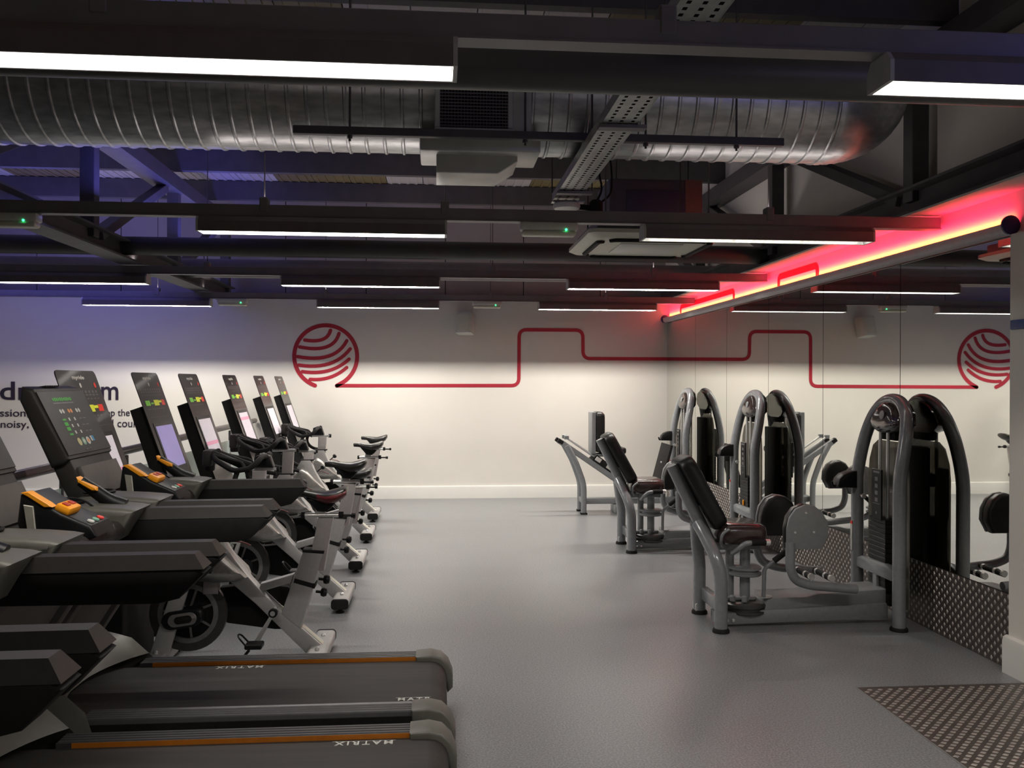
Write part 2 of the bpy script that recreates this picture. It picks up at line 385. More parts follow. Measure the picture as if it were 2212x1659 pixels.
for y, ls in ROWS:
    for i, (x, p) in enumerate(ls):
        pos = (['left', 'right'] if len(ls) == 2 else ['left', 'middle', 'right'])[i]
        lab = 'charcoal linear light with glowing strip, %s of the %s row' % (pos, NTH[y])
        if first is None:
            t = thing('linear_light', lab, 'light', (x, y, 2.40), 'linear lights'); L = .7
            g = G().prism([(-.068, 0), (-.062, 0), (-.062, .056), (.062, .056), (.062, 0), (.068, 0), (.068, .06), (.045, .088), (-.045, .088), (-.068, .06)], 'x', -L, L)
            g.obj('housing', 'housing', t)
            for sx in (-1, 1):
                G().prism([(-.068, 0), (.068, 0), (.068, .06), (.045, .088), (-.045, .088), (-.068, .06)], 'x', sx*L, sx*(L+.012)).obj('end_cap', 'endplate', t)
                G().bb(-L+.002, L-.002, sx*.0575, sx*.0615, .001, .055).obj('reflector', 'liner', t, label='white inner reflector cheek with a painted glow')
            G().bb(-L+.01, L-.01, -.056, .056, .046, .055).obj('lens', 'lens', t)
            first = t
        else:
            t = dup(first, (x, y, 2.40), lab)
            if y == 5.2 and i == 1:
                
                for ln in t.children:
                    if ln.name.startswith(('lens', 'reflector')): ln.data = ln.data.copy(); ln.data.materials[0] = M['lens_dim' if ln.name.startswith('lens') else 'liner_dim']
                t['label'] = 'charcoal linear light barely lit, in front of the air conditioner'
# emergency battens
EM = []
for (x, y, lab) in ((-2.42, 5.2, 'white emergency light batten under the second rail, far left'), (.655, 5.2, 'white emergency light with green indicator beside the air conditioner'),
                    (-2.36, 10.4, 'small white emergency light on the furthest rail, left'), (.58, 10.4, 'small white emergency light above the wall speaker')):
    if not EM:
        t = thing('emergency_light', lab, 'light', (x, y, 2.41), 'emergency lights')
        G().bb(-.17, .17, -.045, .045, .03, .08, .012).obj('body', 'white_pl', t)
        G().bb(-.16, .16, -.042, .042, 0, .032, .014, 3).obj('diffuser', 'cream', t)
        G().lathe([(.007, 0), (.005, .004), (.001, .006)], (.1, -.044, .035), (0, -1, 0), 10).obj('indicator', 'greenled', t, label='green indicator lamp')
    else: t = dup(EM[0], (x, y, 2.41), lab)
    EM.append(t)

# ------------------------------------------------------------------ ductwork
t = thing('spiral_duct', 'large galvanised spiral duct running across the room below the roof', 'duct', (0, 5.1, 3.2))
r0 = .335; prof = []; xx = -6.1
while xx < 2.22:
    prof += [(r0, xx), (r0, xx+.078), (r0+.008, xx+.084), (r0+.008, xx+.094), (r0, xx+.1)]; xx += .102
G().lathe(prof, (0, 0, 0), (1, 0, 0), 56).obj('duct_run', 'galv', t, ang=50)
# elbow turning up and back
rings = []; n = 14
for i in range(n*2+1):
    a = R(90*i/(2*n)); c = V(xx+math.sin(a)*.28, (1-math.cos(a))*.22, (1-math.cos(a))*.22)
    tn = V(math.cos(a), math.sin(a)*.707, math.sin(a)*.707); u = V(0, -.707, .707); v = tn.cross(u)
    rr = r0+(.009 if i % 2 else 0)
    rings.append([c+(u*math.cos(2*math.pi*k/40)+v*math.sin(2*math.pi*k/40))*rr for k in range(40)])
G().loft(rings).obj('elbow', 'galv', t, ang=50)
# supply grille on the side of the duct
gx0, gx1 = -.02, .40
t = thing('air_grille', 'square louvred air grille on the side of the spiral duct', 'vent', (.19, 4.74, 2.87))
g = G().bb(-.205, .31, -.03, .25, .0, .34); g.obj('plenum_box', 'galvbox', t)
for (a, b, c, d) in ((-.21, .21, 0, .03), (-.21, .21, .31, .34), (-.21, -.18, .03, .31), (.18, .21, .03, .31)):
    G().bb(a, b, -.045, -.028, c, d, .004, 1).obj('frame', 'galvbox', t)
G().bb(-.18, .18, -.034, -.029, .03, .31).obj('backing', 'blk', t)
for k in range(16): G().box((0, -.040, .04+k*.0175), (.36, .012, .004), Matrix.Rotation(R(35), 3, 'X')).obj('louvre', 'rail', t)
for k in range(21): G().box((-.17+k*.017, -.035, .17), (.003, .006, .28)).obj('louvre_bar', 'rail', t)
t = thing('duct_plenum', 'pale sheet metal box under the spiral duct beside the grille', 'duct', (.2, 5.0, 2.70))
G().prism([(-.21, 0), (.13, 0), (.24, .07), (.24, .2), (-.21, .2)], 'y', -.12, .2, .004, 1).obj('lower_box', 'galvbox', t)
G().bb(-.30, .36, -.2, .15, .10, .19, .01).obj('collar', 'galvbox', t)
# hanging strut
t = thing('hanging_strut', 'thin dark strut hanging on rods in front of the duct', 'strut', (.56, 4.655, 2.83))
G().bb(-1.31, 1.31, -.02, .02, 0, .042, .003, 1).obj('channel', 'steel', t)
for xr in (-1.02, -.1, .55, 1.05):
    G().tube([(xr, 0, -.03), (xr, 0, 1.03)], .006, 8).obj('rod', 'steel', t); G().lathe([(.014, 0), (.014, .014)], (xr, 0, -.016), (0, 0, 1), 6).obj('nut', 'steel', t)
# cable tray with real slots
t = thing('cable_tray', 'perforated zinc cable tray running away under the duct', 'tray', (.86, 0, 2.775))
y0, y1 = 1.6, 5.95; pit = .05; g = G(); w = .085
ny = int((y1-y0)/pit); xs = [-w, -.062, -.046, -.008, .008, .046, .062, w]
for i in range(ny):
    ya = y0+i*pit
    g.face([(-w, ya, 0), (w, ya, 0), (w, ya+.026, 0), (-w, ya+.026, 0)])
    for a, b in ((xs[0], xs[1]), (xs[2], xs[3]), (xs[4], xs[5]), (xs[6], xs[7])): g.face([(a, ya+.026, 0), (b, ya+.026, 0), (b, ya+pit, 0), (a, ya+pit, 0)])
bmesh.ops.remove_doubles(g.bm, verts=g.bm.verts, dist=1e-4)
g.obj('tray_base', 'tray', t)
for sx in (-1, 1): G().bb(sx*w-.002, sx*w+.002, y0, y1, -.001, .05).obj('tray_side', 'tray', t)
G().bb(-w+.004, w-.004, y0, y1, .012, .03).obj('cables', 'blk', t, label='dark cables lying in the tray')
for yy in (1.9, 4.15, 5.62):
    G().bb(-.10, .13, yy-.03, yy+.03, -.022, -.003, .002, 1).obj('bracket', 'rail', t); 
    for sx in (-.13, .13): G().tube([(sx, yy, -.02), (sx, yy, 1.08)], .005, 6).obj('hanger', 'steel', t)
t = thing('smoke_detector', 'round white detector under the end of the cable tray', 'detector', (.86, 5.86, 2.70))
G().lathe([(.03, 0), (.085, .006), (.092, .02), (.09, .038), (.07, .05), (.02, .054)], (0, 0, 0), (0, 0, 1), 32).obj('body', 'white_pl', t)
G().bb(-.1, .12, -.02, .05, .05, .058).obj('mounting_plate', 'tray', t)
t = thing('ceiling_camera', 'black bracket mounted camera with cables beside the detector', 'camera', (1.12, 6.2, 2.72))
G().lathe([(.03, 0), (.05, .02), (.05, .10), (.03, .12)], (0, 0, 0), (0, 0, 1), 16).obj('housing', 'blk', t)
G().tube([(-.02, 0, .06), (-.16, -.02, .07)], .02, 10).obj('arm', 'blk', t)
G().tube([(0, 0, .1), (.05, 0, .2), (.02, .02, .32), (.08, 0, .5)], .008, 8, .06).obj('cable', 'blk', t)
G().tube([(.03, 0, .1), (.11, 0, .16), (.12, .02, .3), (.05, 0, .9)], .007, 8, .06).obj('cable', 'blk', t)
# air conditioner cassette
t = thing('air_conditioner', 'white square ceiling cassette air conditioner behind the dim light', 'air conditioner', (1.46, 6.13, 2.49))
G().bb(-.42, .42, -.42, .42, .055, .13, .01).obj('body', 'rail', t)
g = G(); h = .48
g.loft([[V(*p, z) for p in stad(0, 0, hh, hh, 5, .06)] for hh, z in ((h-.10, .0), (h-.04, .008), (h, .03), (h, .055), (h-.05, .06))]); g.obj('fascia', 'cream', t)
G().bb(-.22, .22, -.22, .22, -.006, .004, .01).obj('intake_panel', 'white_pl', t, label='grey beige intake panel')
for a in range(4):
    m = Matrix.Rotation(R(90*a), 3, 'Z'); g = G()
    pts = [m @ V(-.30, -.40, 0), m @ V(-.26, -.345, -.002), m @ V(.26, -.345, -.002), m @ V(.30, -.40, 0)]
    g.tube([m @ V(-.32, -.36, -.002), m @ V(-.29, -.385, -.002), m @ V(.29, -.385, -.002), m @ V(.32, -.36, -.002)], .018, 8, .05); g.obj('air_slot', 'blk', t)
for sx in (-.35, .35):
    for sy in (-.35, .35): G().tube([(sx, sy, .12), (sx, sy, 1.43)], .006, 6).obj('hanger', 'steel', t)
t = thing('ventilation_unit', 'grey blue boxed ventilation unit hanging above the air conditioner', 'vent', (1.75, 7.0, 2.82))
G().bb(-.38, .38, -.02, .5, 0, .36, .008).obj('casing', mat('unit_slate', (.10, .10, .15), .6), t)
G().bb(-.24, .24, -.03, -.015, .03, .27, .004).obj('access_panel', mat('unit_panel', (.07, .07, .15), .5), t)
G().bb(.24, .38, -.032, -.015, 0, .36, .004).obj('end_frame', mat('unit_end', (.30, .14, .13), .6), t)
for sx in (-.3, .3): G().tube([(sx, .1, .36), (sx, .1, 1.11)], .006, 6).obj('hanger', 'steel', t)

# ------------------------------------------------------------------ back wall graphics
yW = YB-.002
def ribbon(pts, w, name, m, parent=None, y=yW, th=.003, fil=.09, rnd=True):
    # flat band of width w following points (x,z) on the back wall
    P = fillet([V(p[0], 0, p[1]) for p in pts], fil, 7) if fil else [V(p[0], 0, p[1]) for p in pts]
    g = G(); n = len(P); L = []; Rr = []
    for i, p in enumerate(P):
        tn = (P[min(i+1, n-1)]-P[max(i-1, 0)]).normalized(); nn = V(-tn.z, 0, tn.x); L.append(p+nn*w/2); Rr.append(p-nn*w/2)
    if rnd:
        t0 = (P[1]-P[0]).normalized(); t1 = (P[-1]-P[-2]).normalized()
        n1 = V(-t1.z, 0, t1.x); n0 = V(-t0.z, 0, t0.x)
        e1 = [P[-1]+(n1*math.cos(a)+t1*math.sin(a))*w/2 for a in [math.pi*k/8 for k in range(1, 8)]]
        e0 = [P[0]+(-n0*math.cos(a)-t0*math.sin(a))*w/2 for a in [math.pi*k/8 for k in range(1, 8)]]
    else: e0 = e1 = []
    f0 = len(g.bm.faces)
    for i in range(n-1): g.face([V(q.x, y-th, q.z) for q in (L[i], L[i+1], Rr[i+1], Rr[i])])
    if rnd:
        g.face([V(q.x, y-th, q.z) for q in [L[-1]]+e1+[Rr[-1]]]); g.face([V(q.x, y-th, q.z) for q in [Rr[0]]+e0+[L[0]]])
    bmesh.ops.remove_doubles(g.bm, verts=g.bm.verts, dist=1e-5)
    r = bmesh.ops.extrude_face_region(g.bm, geom=list(g.bm.faces)); bmesh.ops.translate(g.bm, vec=(0, th, 0), verts=[v for v in r['geom'] if isinstance(v, bmesh.types.BMVert)])
    bmesh.ops.recalc_face_normals(g.bm, faces=g.bm.faces)
    return g.obj(name, m, parent)
t = thing('wall_graphic', 'crimson ball emblem and stepped line painted on the back wall', 'wall art', (0, 0, 0))
cx, cz, rr = -1.455, 1.865, .405
arc = [(cx+rr*math.sin(R(a)), cz+rr*math.cos(R(a))) for a in [-161+k*6.4 for k in range(51)]]
ang_end = R(-161+50*6.4)
circ = [(cx+rr*math.sin(R(a)), cz+rr*math.cos(R(a))) for a in [-160+k*6.25 for k in range(50)]]
ribbon(circ+[(-1.31, 1.483)], .052, 'emblem_ring', 'red', t, fil=.02)
ribbon([(-1.31, 1.483), (1.075, 1.49), (1.078, 2.232), (1.932, 2.232), (1.936, 1.853), (3.09, 1.853)], .046, 'stepped_line', 'red', t, fil=.10)
for (a, b, c) in (((cx-.27, 2.075), (cx+.02, 2.03), (cx+.06, 2.205)), ((cx-.335, 1.985), (cx+.10, 1.90), (cx+.17, 2.165)),
                  ((cx-.365, 1.86), (cx+.12, 1.77), (cx+.27, 2.07)), ((cx-.345, 1.75), (cx+.10, 1.68), (cx+.315, 1.965)),
                  ((cx-.30, 1.665), (cx+.07, 1.61), (cx+.30, 1.83)), ((cx-.20, 1.565), (cx+.07, 1.54), (cx+.27, 1.72))):
    q = [tuple(Vector(a)*(1-t_)**2+Vector(b)*2*t_*(1-t_)+Vector(c)*t_*t_) for t_ in [k/12 for k in range(13)]]
    ribbon(q, .045, 'emblem_stripe', 'red', t, fil=0)
# lettering
t = thing('wall_lettering', 'dark purple slogan lettering on the back wall at the far left', 'lettering', (0, 0, 0))
def wtext(txt, x0, x1, zbase, h, off, parent=t, mk='ink', desc=0):
    me = fit_text(txt, x1-x0, h, off); mx = frame_mtx(V(x0, yW-.003, zbase-desc), (1, 0, 0), (0, 0, 1))
    bm = bmesh.new(); bm.from_mesh(me); bm.verts.ensure_lookup_table(); seen = set(); isl = []
    for v in bm.verts:
        if v.index in seen: continue
        st = [v]; seen.add(v.index); cur = []
        while st:
            q = st.pop(); cur.append(q)
            for e in q.link_edges:
                o2 = e.other_vert(q)
                if o2.index not in seen: seen.add(o2.index); st.append(o2)
        isl.append([min(q.co.x for q in cur), max(q.co.x for q in cur), cur])
    isl.sort(key=lambda a: a[0]); grp = []
    for a in isl:
        if grp and a[0] < grp[-1][1]-.3*(a[1]-a[0]): grp[-1][1] = max(grp[-1][1], a[1]); grp[-1][2] += a[2]
        else: grp.append(a)
    for a, b, vs in grp:
        ids = {q.index: k for k, q in enumerate(vs)}
        g = G(); nv = [g.bm.verts.new(mx @ q.co) for q in vs]
        for f in bm.faces:
            if f.verts[0].index in ids: g.bm.faces.new([nv[ids[q.index]] for q in f.verts])
        g.obj('letter', mk, parent)
    bm.free()
wtext('dro', -5.52, -4.93, 1.29, .235, .012)
wtext('em', -4.44, -4.07, 1.29, .175, .012)
wtext('ssion,', -5.52, -5.17, 1.08-.015, .105, .002); wtext('drop the', -4.33, -3.93, 1.08-.02, .115, .002)
wtext('noisy, c', -5.51, -5.06, .94-.03, .115, .002); wtext('nd could', -4.25, -3.80, .945, .10, .002)
# speaker
t = thing('wall_speaker', 'small white loudspeaker angled on the back wall under the lights', 'speaker', (.35, 11.5, 2.16))
rotS = Matrix.Rotation(R(-18), 3, 'Z') @ Matrix.Rotation(R(-10), 3, 'X')
g = G().prism(stad(0, 0, .11, .09, 5, .035), 'z', 0, .28, .012); bmesh.ops.transform(g.bm, matrix=rotS.to_4x4(), verts=g.bm.verts); g.obj('cabinet', 'white_pl', t)
g = G().prism(stad(0, -.088, .085, .006, 4), 'z', .03, .25); bmesh.ops.transform(g.bm, matrix=rotS.to_4x4(), verts=g.bm.verts); g.obj('grille_cloth', 'cream', t)
G().bb(-.03, .05, .05, .15, .1, .17).obj('bracket', 'white_pl', t)

# ------------------------------------------------------------------ mirror wall, kick plate, cove
t = thing('mirror_wall', 'tall frameless wall mirrors in panels behind the weight machines', 'mirror', (3.09, 8, .41))
SE = [11.64, 10.33, 9.18, 7.99, 6.82, 5.64, 4.465]
G().bb(-.002, .008, SE[-1]-8, SE[0]-8, 0, 1.93).obj('mirror_backing', 'gap', t)
for a, b in zip(SE[:-1], SE[1:]): G().bb(-.012, -.002, b-8+.0035, a-8-.0035, 0, 1.925).obj('mirror_panel', 'mirror', t)
def studs(g, P, u, v, n, nu, nv, pu, hu, hv):
    # lozenge studs on a plane
    for i in range(nu):
        for j in range(nv):
            if (i+j) % 2: continue
            c = P+u*(i*pu)+v*(j*pu); a, b = u*hu, v*hv
            f0 = len(g.bm.faces)
            b0 = [c+a, c+b, c-a, c-b]; top = [c+a*.6+n*.003, c+b*.6+n*.003, c-a*.6+n*.003, c-b*.6+n*.003]
            vb = [g.bm.verts.new(p) for p in b0]; vt = [g.bm.verts.new(p) for p in top]
            g.bm.faces.new(vt)
            for k in range(4): g.bm.faces.new((vb[k], vb[(k+1) % 4], vt[(k+1) % 4], vt[k]))
t = thing('kick_plate', 'raised pattern metal kick plate along the foot of the mirrors', 'plate', (3.075, 8, 0))
G().bb(0, .02, 4.45-8, 11.62-8, 0, .405, .001, 1).obj('sheet', 'plate', t)
g = G(); studs(g, V(0, 4.48-8, .02), V(0, 1, 0), V(0, 0, 1), V(-1, 0, 0), 250, 14, .0285, .0112, .0158); g.obj('raised_studs', 'stud', t, kind='stuff')
t = thing('floor_plate', 'metal tread plate with raised studs let into the floor, lower right', 'plate', (2.12, 0, 0))
G().bb(0, .895, .5, 4.29, 0, .003).obj('sheet', 'plate', t)
g = G(); studs(g, V(.02, 1.9, .003), V(1, 0, 0), V(0, 1, 0), V(0, 0, 1), 32, 88, .027, .0155, .0135); g.obj('raised_studs', 'stud', t, kind='stuff')
G().bb(-.006, 0, .5, 4.29, 0, .004).obj('edge_strip', 'tray', t)
# red lit cove: half-round trough with neon inside
t = thing('cove_light', 'long red and amber glowing trough light along the top of the mirrors', 'light', (3.09, 8, 2.33))
ya, yb = 4.46-8, 11.64-8
outer = [(-.036+.036*math.cos(R(a)), .045+.036*math.sin(R(a))) for a in range(180, 361, 15)]
inner = [(-.036+.031*math.cos(R(a)), .045+.031*math.sin(R(a))) for a in range(360, 179, -15)]
G().prism([(p[0], p[1]) for p in outer+[(0, .07), (-.005, .07)]+inner+[(-.067, .07), (-.072, .07)]], 'y', ya, yb).obj('trough', 'trough', t)
for y in (ya, yb): G().lathe([(.04, -.012), (.052, -.006), (.052, .006), (.04, .012)], (-.045, y, .06), (0, 1, 0), 24).obj('end_cap', 'navy', t, label='dark round end cap')
G().tube([(-.036, ya+.03, .04), (-.036, yb-.03, .04)], .007, 8).obj('neon_tube', 'amber', t)
struct(G().bb(2.888, XR, 0, 11.64, 2.578, 2.590).obj('trim_3', 'wall'))
# painted line steps on the band above the trough
t = thing('band_graphic', 'crimson stepped line painted on the wall band above the trough', 'wall art', (3.098, 8, 2.45))
def yrib(pts, w):
    P = fillet([V(0, p[0]-8, p[1]-2.45) for p in pts], .05, 6); g = G(); n = len(P)
    LL = []; RR = []
    for i, p in enumerate(P):
        tn = (P[min(i+1, n-1)]-P[max(i-1, 0)]).normalized(); nn = V(0, -tn.z, tn.y); LL.append(p+nn*w/2); RR.append(p-nn*w/2)
    for i in range(n-1): g.face([LL[i], LL[i+1], RR[i+1], RR[i]])
    bmesh.ops.remove_doubles(g.bm, verts=g.bm.verts, dist=1e-5)
    r = bmesh.ops.extrude_face_region(g.bm, geom=list(g.bm.faces)); bmesh.ops.translate(g.bm, vec=(-.002, 0, 0), verts=[v for v in r['geom'] if isinstance(v, bmesh.types.BMVert)])
    bmesh.ops.recalc_face_normals(g.bm, faces=g.bm.faces); g.obj('painted_step', 'red', t)
yrib([(11.05, 2.36), (11.05, 2.505), (9.02, 2.505), (9.02, 2.36)], .055)
yrib([(7.80, 2.36), (7.80, 2.505), (6.98, 2.505), (6.98, 2.36)], .055)

# ------------------------------------------------------------------ glass balustrade, left
t = thing('balustrade', 'glass balustrade with dark timber handrail behind the cardio machines', 'balustrade', (-2.35, 8, 0))
G().tube([(0, -6, 1.0), (0, 3.6, 1.03)], .032, 14).obj('handrail', 'handrail', t)
for i in range(9):
    y = -5.6+i*1.12
    G().tube([(0, y, 0), (0, y, .86)], .02, 12).obj('post', 'chrome', t); G().bb(-.012, .012, y-.03, y+.03, .80, .98, .004, 1).obj('saddle_bracket', 'steel', t)
    if i < 8: G().bb(-.006, .006, y+.04, y+1.08, .08, .87).obj('glass_pane', 'glass', t)
    if i < 8:
        for yy in (y+.04, y+1.08): G().bb(-.015, .015, yy-.03, yy+.03, .6, .66, .004, 1).obj('glass_clamp', 'chrome', t)

# ------------------------------------------------------------------ treadmills
def graphics(g, o, u, v, items):
    # flat print on a face; items (kind, cu, cv, su, sv, material index)
    n = u.cross(v).normalized()*.0006
    for (k, a, b, su, sv, mi) in items:
        g.mi = mi; c = o+u*a+v*b+n
        if k == 'r': g.face([c-u*su-v*sv, c+u*su-v*sv, c+u*su+v*sv, c-u*su+v*sv])
        else: g.face([c+u*su*math.cos(2*math.pi*i/14)+v*sv*math.sin(2*math.pi*i/14) for i in range(14)])
def treadmill(loc, label):
    t = thing('treadmill', label, 'treadmill', loc, 'treadmills')
    # deck
    G().bb(-1.80, -.06, -.30, .30, .05, .17, .01).obj('deck', 'blk', t)
    prof = [(-1.62, .229), (-.03, .229)]+[(-.03+.075*math.sin(R(a)), .154+.075*math.cos(R(a))) for a in range(0, 181, 20)]+[(-1.62, .079)]
    b = G().prism(prof, 'y', -.285, .285).obj('running_belt', 'belt', t, ang=25)
    for (x0, x1, yy, flip) in ((-1.04, -.80, .235, 1), (-.16, -.005, -.235, 0)):
        me = fit_text('MATRIX' if flip else 'MATR', .21 if flip else .135, .032, .01, 1.35); g = G()
        if flip: g.add_mesh(me, frame_mtx(V(x1, yy+.03, .2295), (-1, 0, 0), (0, -1, 0))); g.bb(x0+.02, x1+.01, yy+.034, yy+.036, .2293, .2298)
        else: g.add_mesh(me, frame_mtx(V(x0, yy, .2295), (1, 0, 0), (0, 1, 0))); g.bb(x0-.01, x1-.02, yy-.006, yy-.004, .2293, .2298); g.bb(x0-.01, x1-.02, yy+.036, yy+.038, .2293, .2298)
        g.obj('lettering', 'g_white', b, label='white lettering on the belt')
    for s in (-1, 1):
        pr = [(.288, .10), (.385, .10), (.388, .238)]
        for k in range(4): x = .383-k*.022; pr += [(x, .246), (x-.012, .246), (x-.014, .241), (x-.019, .241)]
        pr += [(.292, .2475), (.288, .2475)]
        g = G().prism([(s*p[0], p[1]) for p in pr], 'x', -1.36, -.09); g.obj('side_rail', 'tm_rail', t, label='ribbed grey foot rail')
        G().bb(-1.305, -.09, s*.2866, s*.2879, .2285, .2468).obj('edge_trim', 'orange_tr', t, label='orange trim strip')
        G().bb(-1.34, -.09, s*.3885, s*.394, .11, .225).obj('rail_skirt', 'blk', t)
        ec = [(-.10, .250), (-.03, .256), (.02, .244), (.055, .21), (.075, .16), (.075, .10), (.05, .075), (.04, .12), (.02, .165), (-.03, .185), (-.10, .19)]
        G().prism(ec, 'y', s*.272, s*.40, .012, 3).obj('end_cap', 'tm_grey', t, label='curved olive grey end cap')
        G().lathe([(.03, 0), (.035, .005), (.035, .045), (.03, .05)], (-.25, s*.28-.025, .036), (0, 1, 0), 14).obj('foot', 'rubber', t)
        G().lathe([(.03, 0), (.035, .005), (.035, .045), (.03, .05)], (-1.7, s*.28-.025, .036), (0, 1, 0), 14).obj('foot', 'rubber', t)
    # motor hood: shoulders run forward along the rails, hollow in the middle
    ny = 24; rings = []
    for j in range(ny+1):
        y = -.41+.82*j/ny; q = abs(y)/.41; e = -1.31-.22*(1-q**2.2); sh = .02*q
        zt = .27+.045*min(1, q*1.3)
        side = .10 if j in (0, ny) else None
        line = []
        for k in range(9):
            u = k/8; xk = e-(e+1.98)*u
            z = .238+(zt-.238+.09*math.sin(min(1, u*1.5)*math.pi/2))*min(1, u*5+.25*q+.15) if u < .75 else .36-(u-.75)*.5
            if q > .97: z = min(z, .20)
            line.append(V(xk, y, z))
        rings.append(line)
    g = G(); vs = [[g.bm.verts.new(p) for p in l] for l in rings]; vb = [[g.bm.verts.new(V(p.x, p.y, .06 if 0 < k < 8 else .06)) for k, p in enumerate(l)] for l in (rings[0], rings[-1])]
    for j in range(ny):
        for k in range(8): g.bm.faces.new((vs[j][k], vs[j+1][k], vs[j+1][k+1], vs[j][k+1]))
    for s_, row in ((0, vs[0]), (1, vs[-1])):
        for k in range(8): g.bm.faces.new((row[k], row[k+1], vb[s_][k+1], vb[s_][k]))
    for j in range(ny):
        pass
    fr = [vs[j][8] for j in range(ny+1)]; fb = [g.bm.verts.new(V(v.co.x, v.co.y, .06)) for v in fr]
    for j in range(ny): g.bm.faces.new((fr[j], fr[j+1], fb[j+1], fb[j]))
    bmesh.ops.recalc_face_normals(g.bm, faces=g.bm.faces); g.obj('motor_hood', 'tm_grey', t, ang=40, label='olive grey curved motor hood')
    # slanted uprights with front panel
    A, B = (-1.66, .26), (-1.20, .98)
    def slab(y0, y1, off, th, name, m, bev=.008):
        d = Vector((B[0]-A[0], B[1]-A[1])).normalized(); n = Vector((d.y, -d.x))
        p = [Vector(A)+n*off, Vector(B)+n*off, Vector(B)+n*(off-th), Vector(A)+n*(off-th)]
        return G().prism([tuple(q) for q in p], 'y', y0, y1, bev).obj(name, m, t)
    slab(-.33, .33, 0, .06, 'front_panel', 'tm_panel')
    for s in (-1, 1):
        slab(s*.345, s*.415, .02, .13, 'upright', 'tm_panel')
    slab(-.424, -.416, .0, .02, 'light_strip', 'housing', 0)['label'] = 'edge light strip'
    # handrails and cowls
    for s in (-1, 1):
        y0, y1 = s*.318, s*.403
        hp = [(-1.30, 1.040), (-.638, 1.046), (-.618, 1.036), (-.685, .968), (-.74, .955), (-1.30, .955)]
        h = G().prism(hp, 'y', y0, y1, .006, 2).obj('handrail', 'blk', t)
        lo_ = [(-1.20, y0), (-.618, y0), (-.618, y1), (-1.20, y1)]
        d_ = s*.018
        g = G(); g.loft([[V(-1.20, y0, 1.040), V(-.620, y0, 1.046), V(-.620, y1, 1.046), V(-1.20, y1, 1.040)], [V(-1.20, y0+d_, 1.080), V(-.648, y0+d_, 1.084), V(-.648, y1-d_, 1.084), V(-1.20, y1-d_, 1.080)]])
        g.obj('rail_top', 'tm_dark', h, label='dark grey sloped top of the handrail')
        cw = [(-1.44, .99), (-1.43, 1.055), (-1.38, 1.095), (-1.28, 1.105), (-1.16, 1.10), (-1.09, 1.094), (-1.06, 1.088), (-1.12, .985), (-1.2, .95), (-1.36, .95)]
        c = G().prism(cw, 'y', s*.21, s*.404, .022, 3).obj('cowl', 'tm_grey', t, label='olive grey console cowl')
        G().lathe([(.058, 0), (.062, .006), (.052, .010), (.046, .004), (.044, -.0), (.0, .001)], (-1.325, s*.30, 1.1065), (0, 0, 1), 24).obj('cup_holder', 'blk', c)
        if s < 0: continue
        gp = G().tube([(-1.14, s*.345, 1.085), (-1.19, s*.34, 1.105), (-1.25, s*.325, 1.155), (-1.285, s*.315, 1.185)], [.030, .030, .033, .020], 12, .03).obj('grip', 'black_pl', t)
        g = G().prism([(-1.295, 1.200), (-1.225, 1.162), (-1.222, 1.150), (-1.240, 1.150), (-1.290, 1.180)], 'y', s*.32-.024, s*.32+.024, .004, 1); g.obj('orange_inlay', 'orange', gp, label='orange inlay on the grip')
    # crossbar and centre stick
    G().bb(-1.36, -1.10, -.26, .26, .985, 1.055, .03, 3).obj('crossbar', 'tm_dark', t)
    c = G().prism([(-1.315, 1.185), (-1.29, 1.19), (-1.19, 1.125), (-1.10, 1.085), (-1.08, 1.05), (-1.25, .98), (-1.30, 1.0), (-1.325, 1.10)], 'y', -.085, .085, .012, 3).obj('control_stick', 'black_pl', t)
    G().prism([(-1.312, 1.192), (-1.29, 1.196), (-1.23, 1.158), (-1.215, 1.146), (-1.24, 1.146), (-1.29, 1.18)], 'y', -.088, -.05, .002, 1).obj('orange_stripe', 'orange', c, label='orange stripe on the stick')
    G().prism([(-1.302, 1.155), (-1.272, 1.150), (-1.262, 1.055), (-1.287, 1.05)], 'y', -.091, -.084, .002, 1).obj('sensor_plate', 'silver_sens', c, label='silver pulse sensor plate')
    k = G().box((-1.190, -.03, 1.136), (.050, .095, .028), Matrix.Rotation(R(24), 3, 'Y'), .009, 2).obj('safety_key', 'orange', t, label='orange safety stop key')
    for yy in (-.052, -.010): G().box((-1.185, yy, 1.1515), (.020, .026, .002), Matrix.Rotation(R(24), 3, 'Y')).obj('key_mark', 'redsq', k)
    for i, mk in enumerate(('g_white', 'g_teal', 'g_red')): G().lathe([(.012, 0), (.011, .004)], (-1.115, -.04+i*.04, 1.093), (.4, 0, 1), 14).obj('button', mk, t)
    # mast and display
    G().prism([(-1.44, 1.0), (-1.36, 1.02), (-1.415, 1.12), (-1.475, 1.235), (-1.60, 1.42), (-1.645, 1.445), (-1.506, 1.121)], 'y', -.215, .215, .010, 2).obj('mast', 'tm_dark', t)
    G().prism([(-1.38, 1.08), (-1.435, 1.20), (-1.455, 1.195), (-1.41, 1.07)], 'y', -.20, .20, .008).obj('ledge', 'tm_panel', t)
    d = G().prism([(-1.605, 1.512), (-1.466, 1.232), (-1.485, 1.212), (-1.535, 1.195), (-1.657, 1.465), (-1.650, 1.522)], 'y', -.24, .24, .016, 3).obj('display_housing', 'tm_dark', t)
    up = (V(-1.605, 0, 1.512)-V(-1.466, 0, 1.232)).normalized(); o = V(-1.5355, 0, 1.372); rt = V(0, 1, 0); nn = rt.cross(up)
    g = G(); c = o+nn*.002
    m3 = Matrix((rt, up, nn)).transposed(); g.box(c, (.455, .285, .004), m3, .001, 1); sc = g.obj('display', 'screen_blk', t)
    g = G(); it = [('r', -.115+k*.017, .105, .006, .008 if k % 3 else .006, 2) for k in range(11)]+[('r', -.03, .088, .10, .003, 1)]
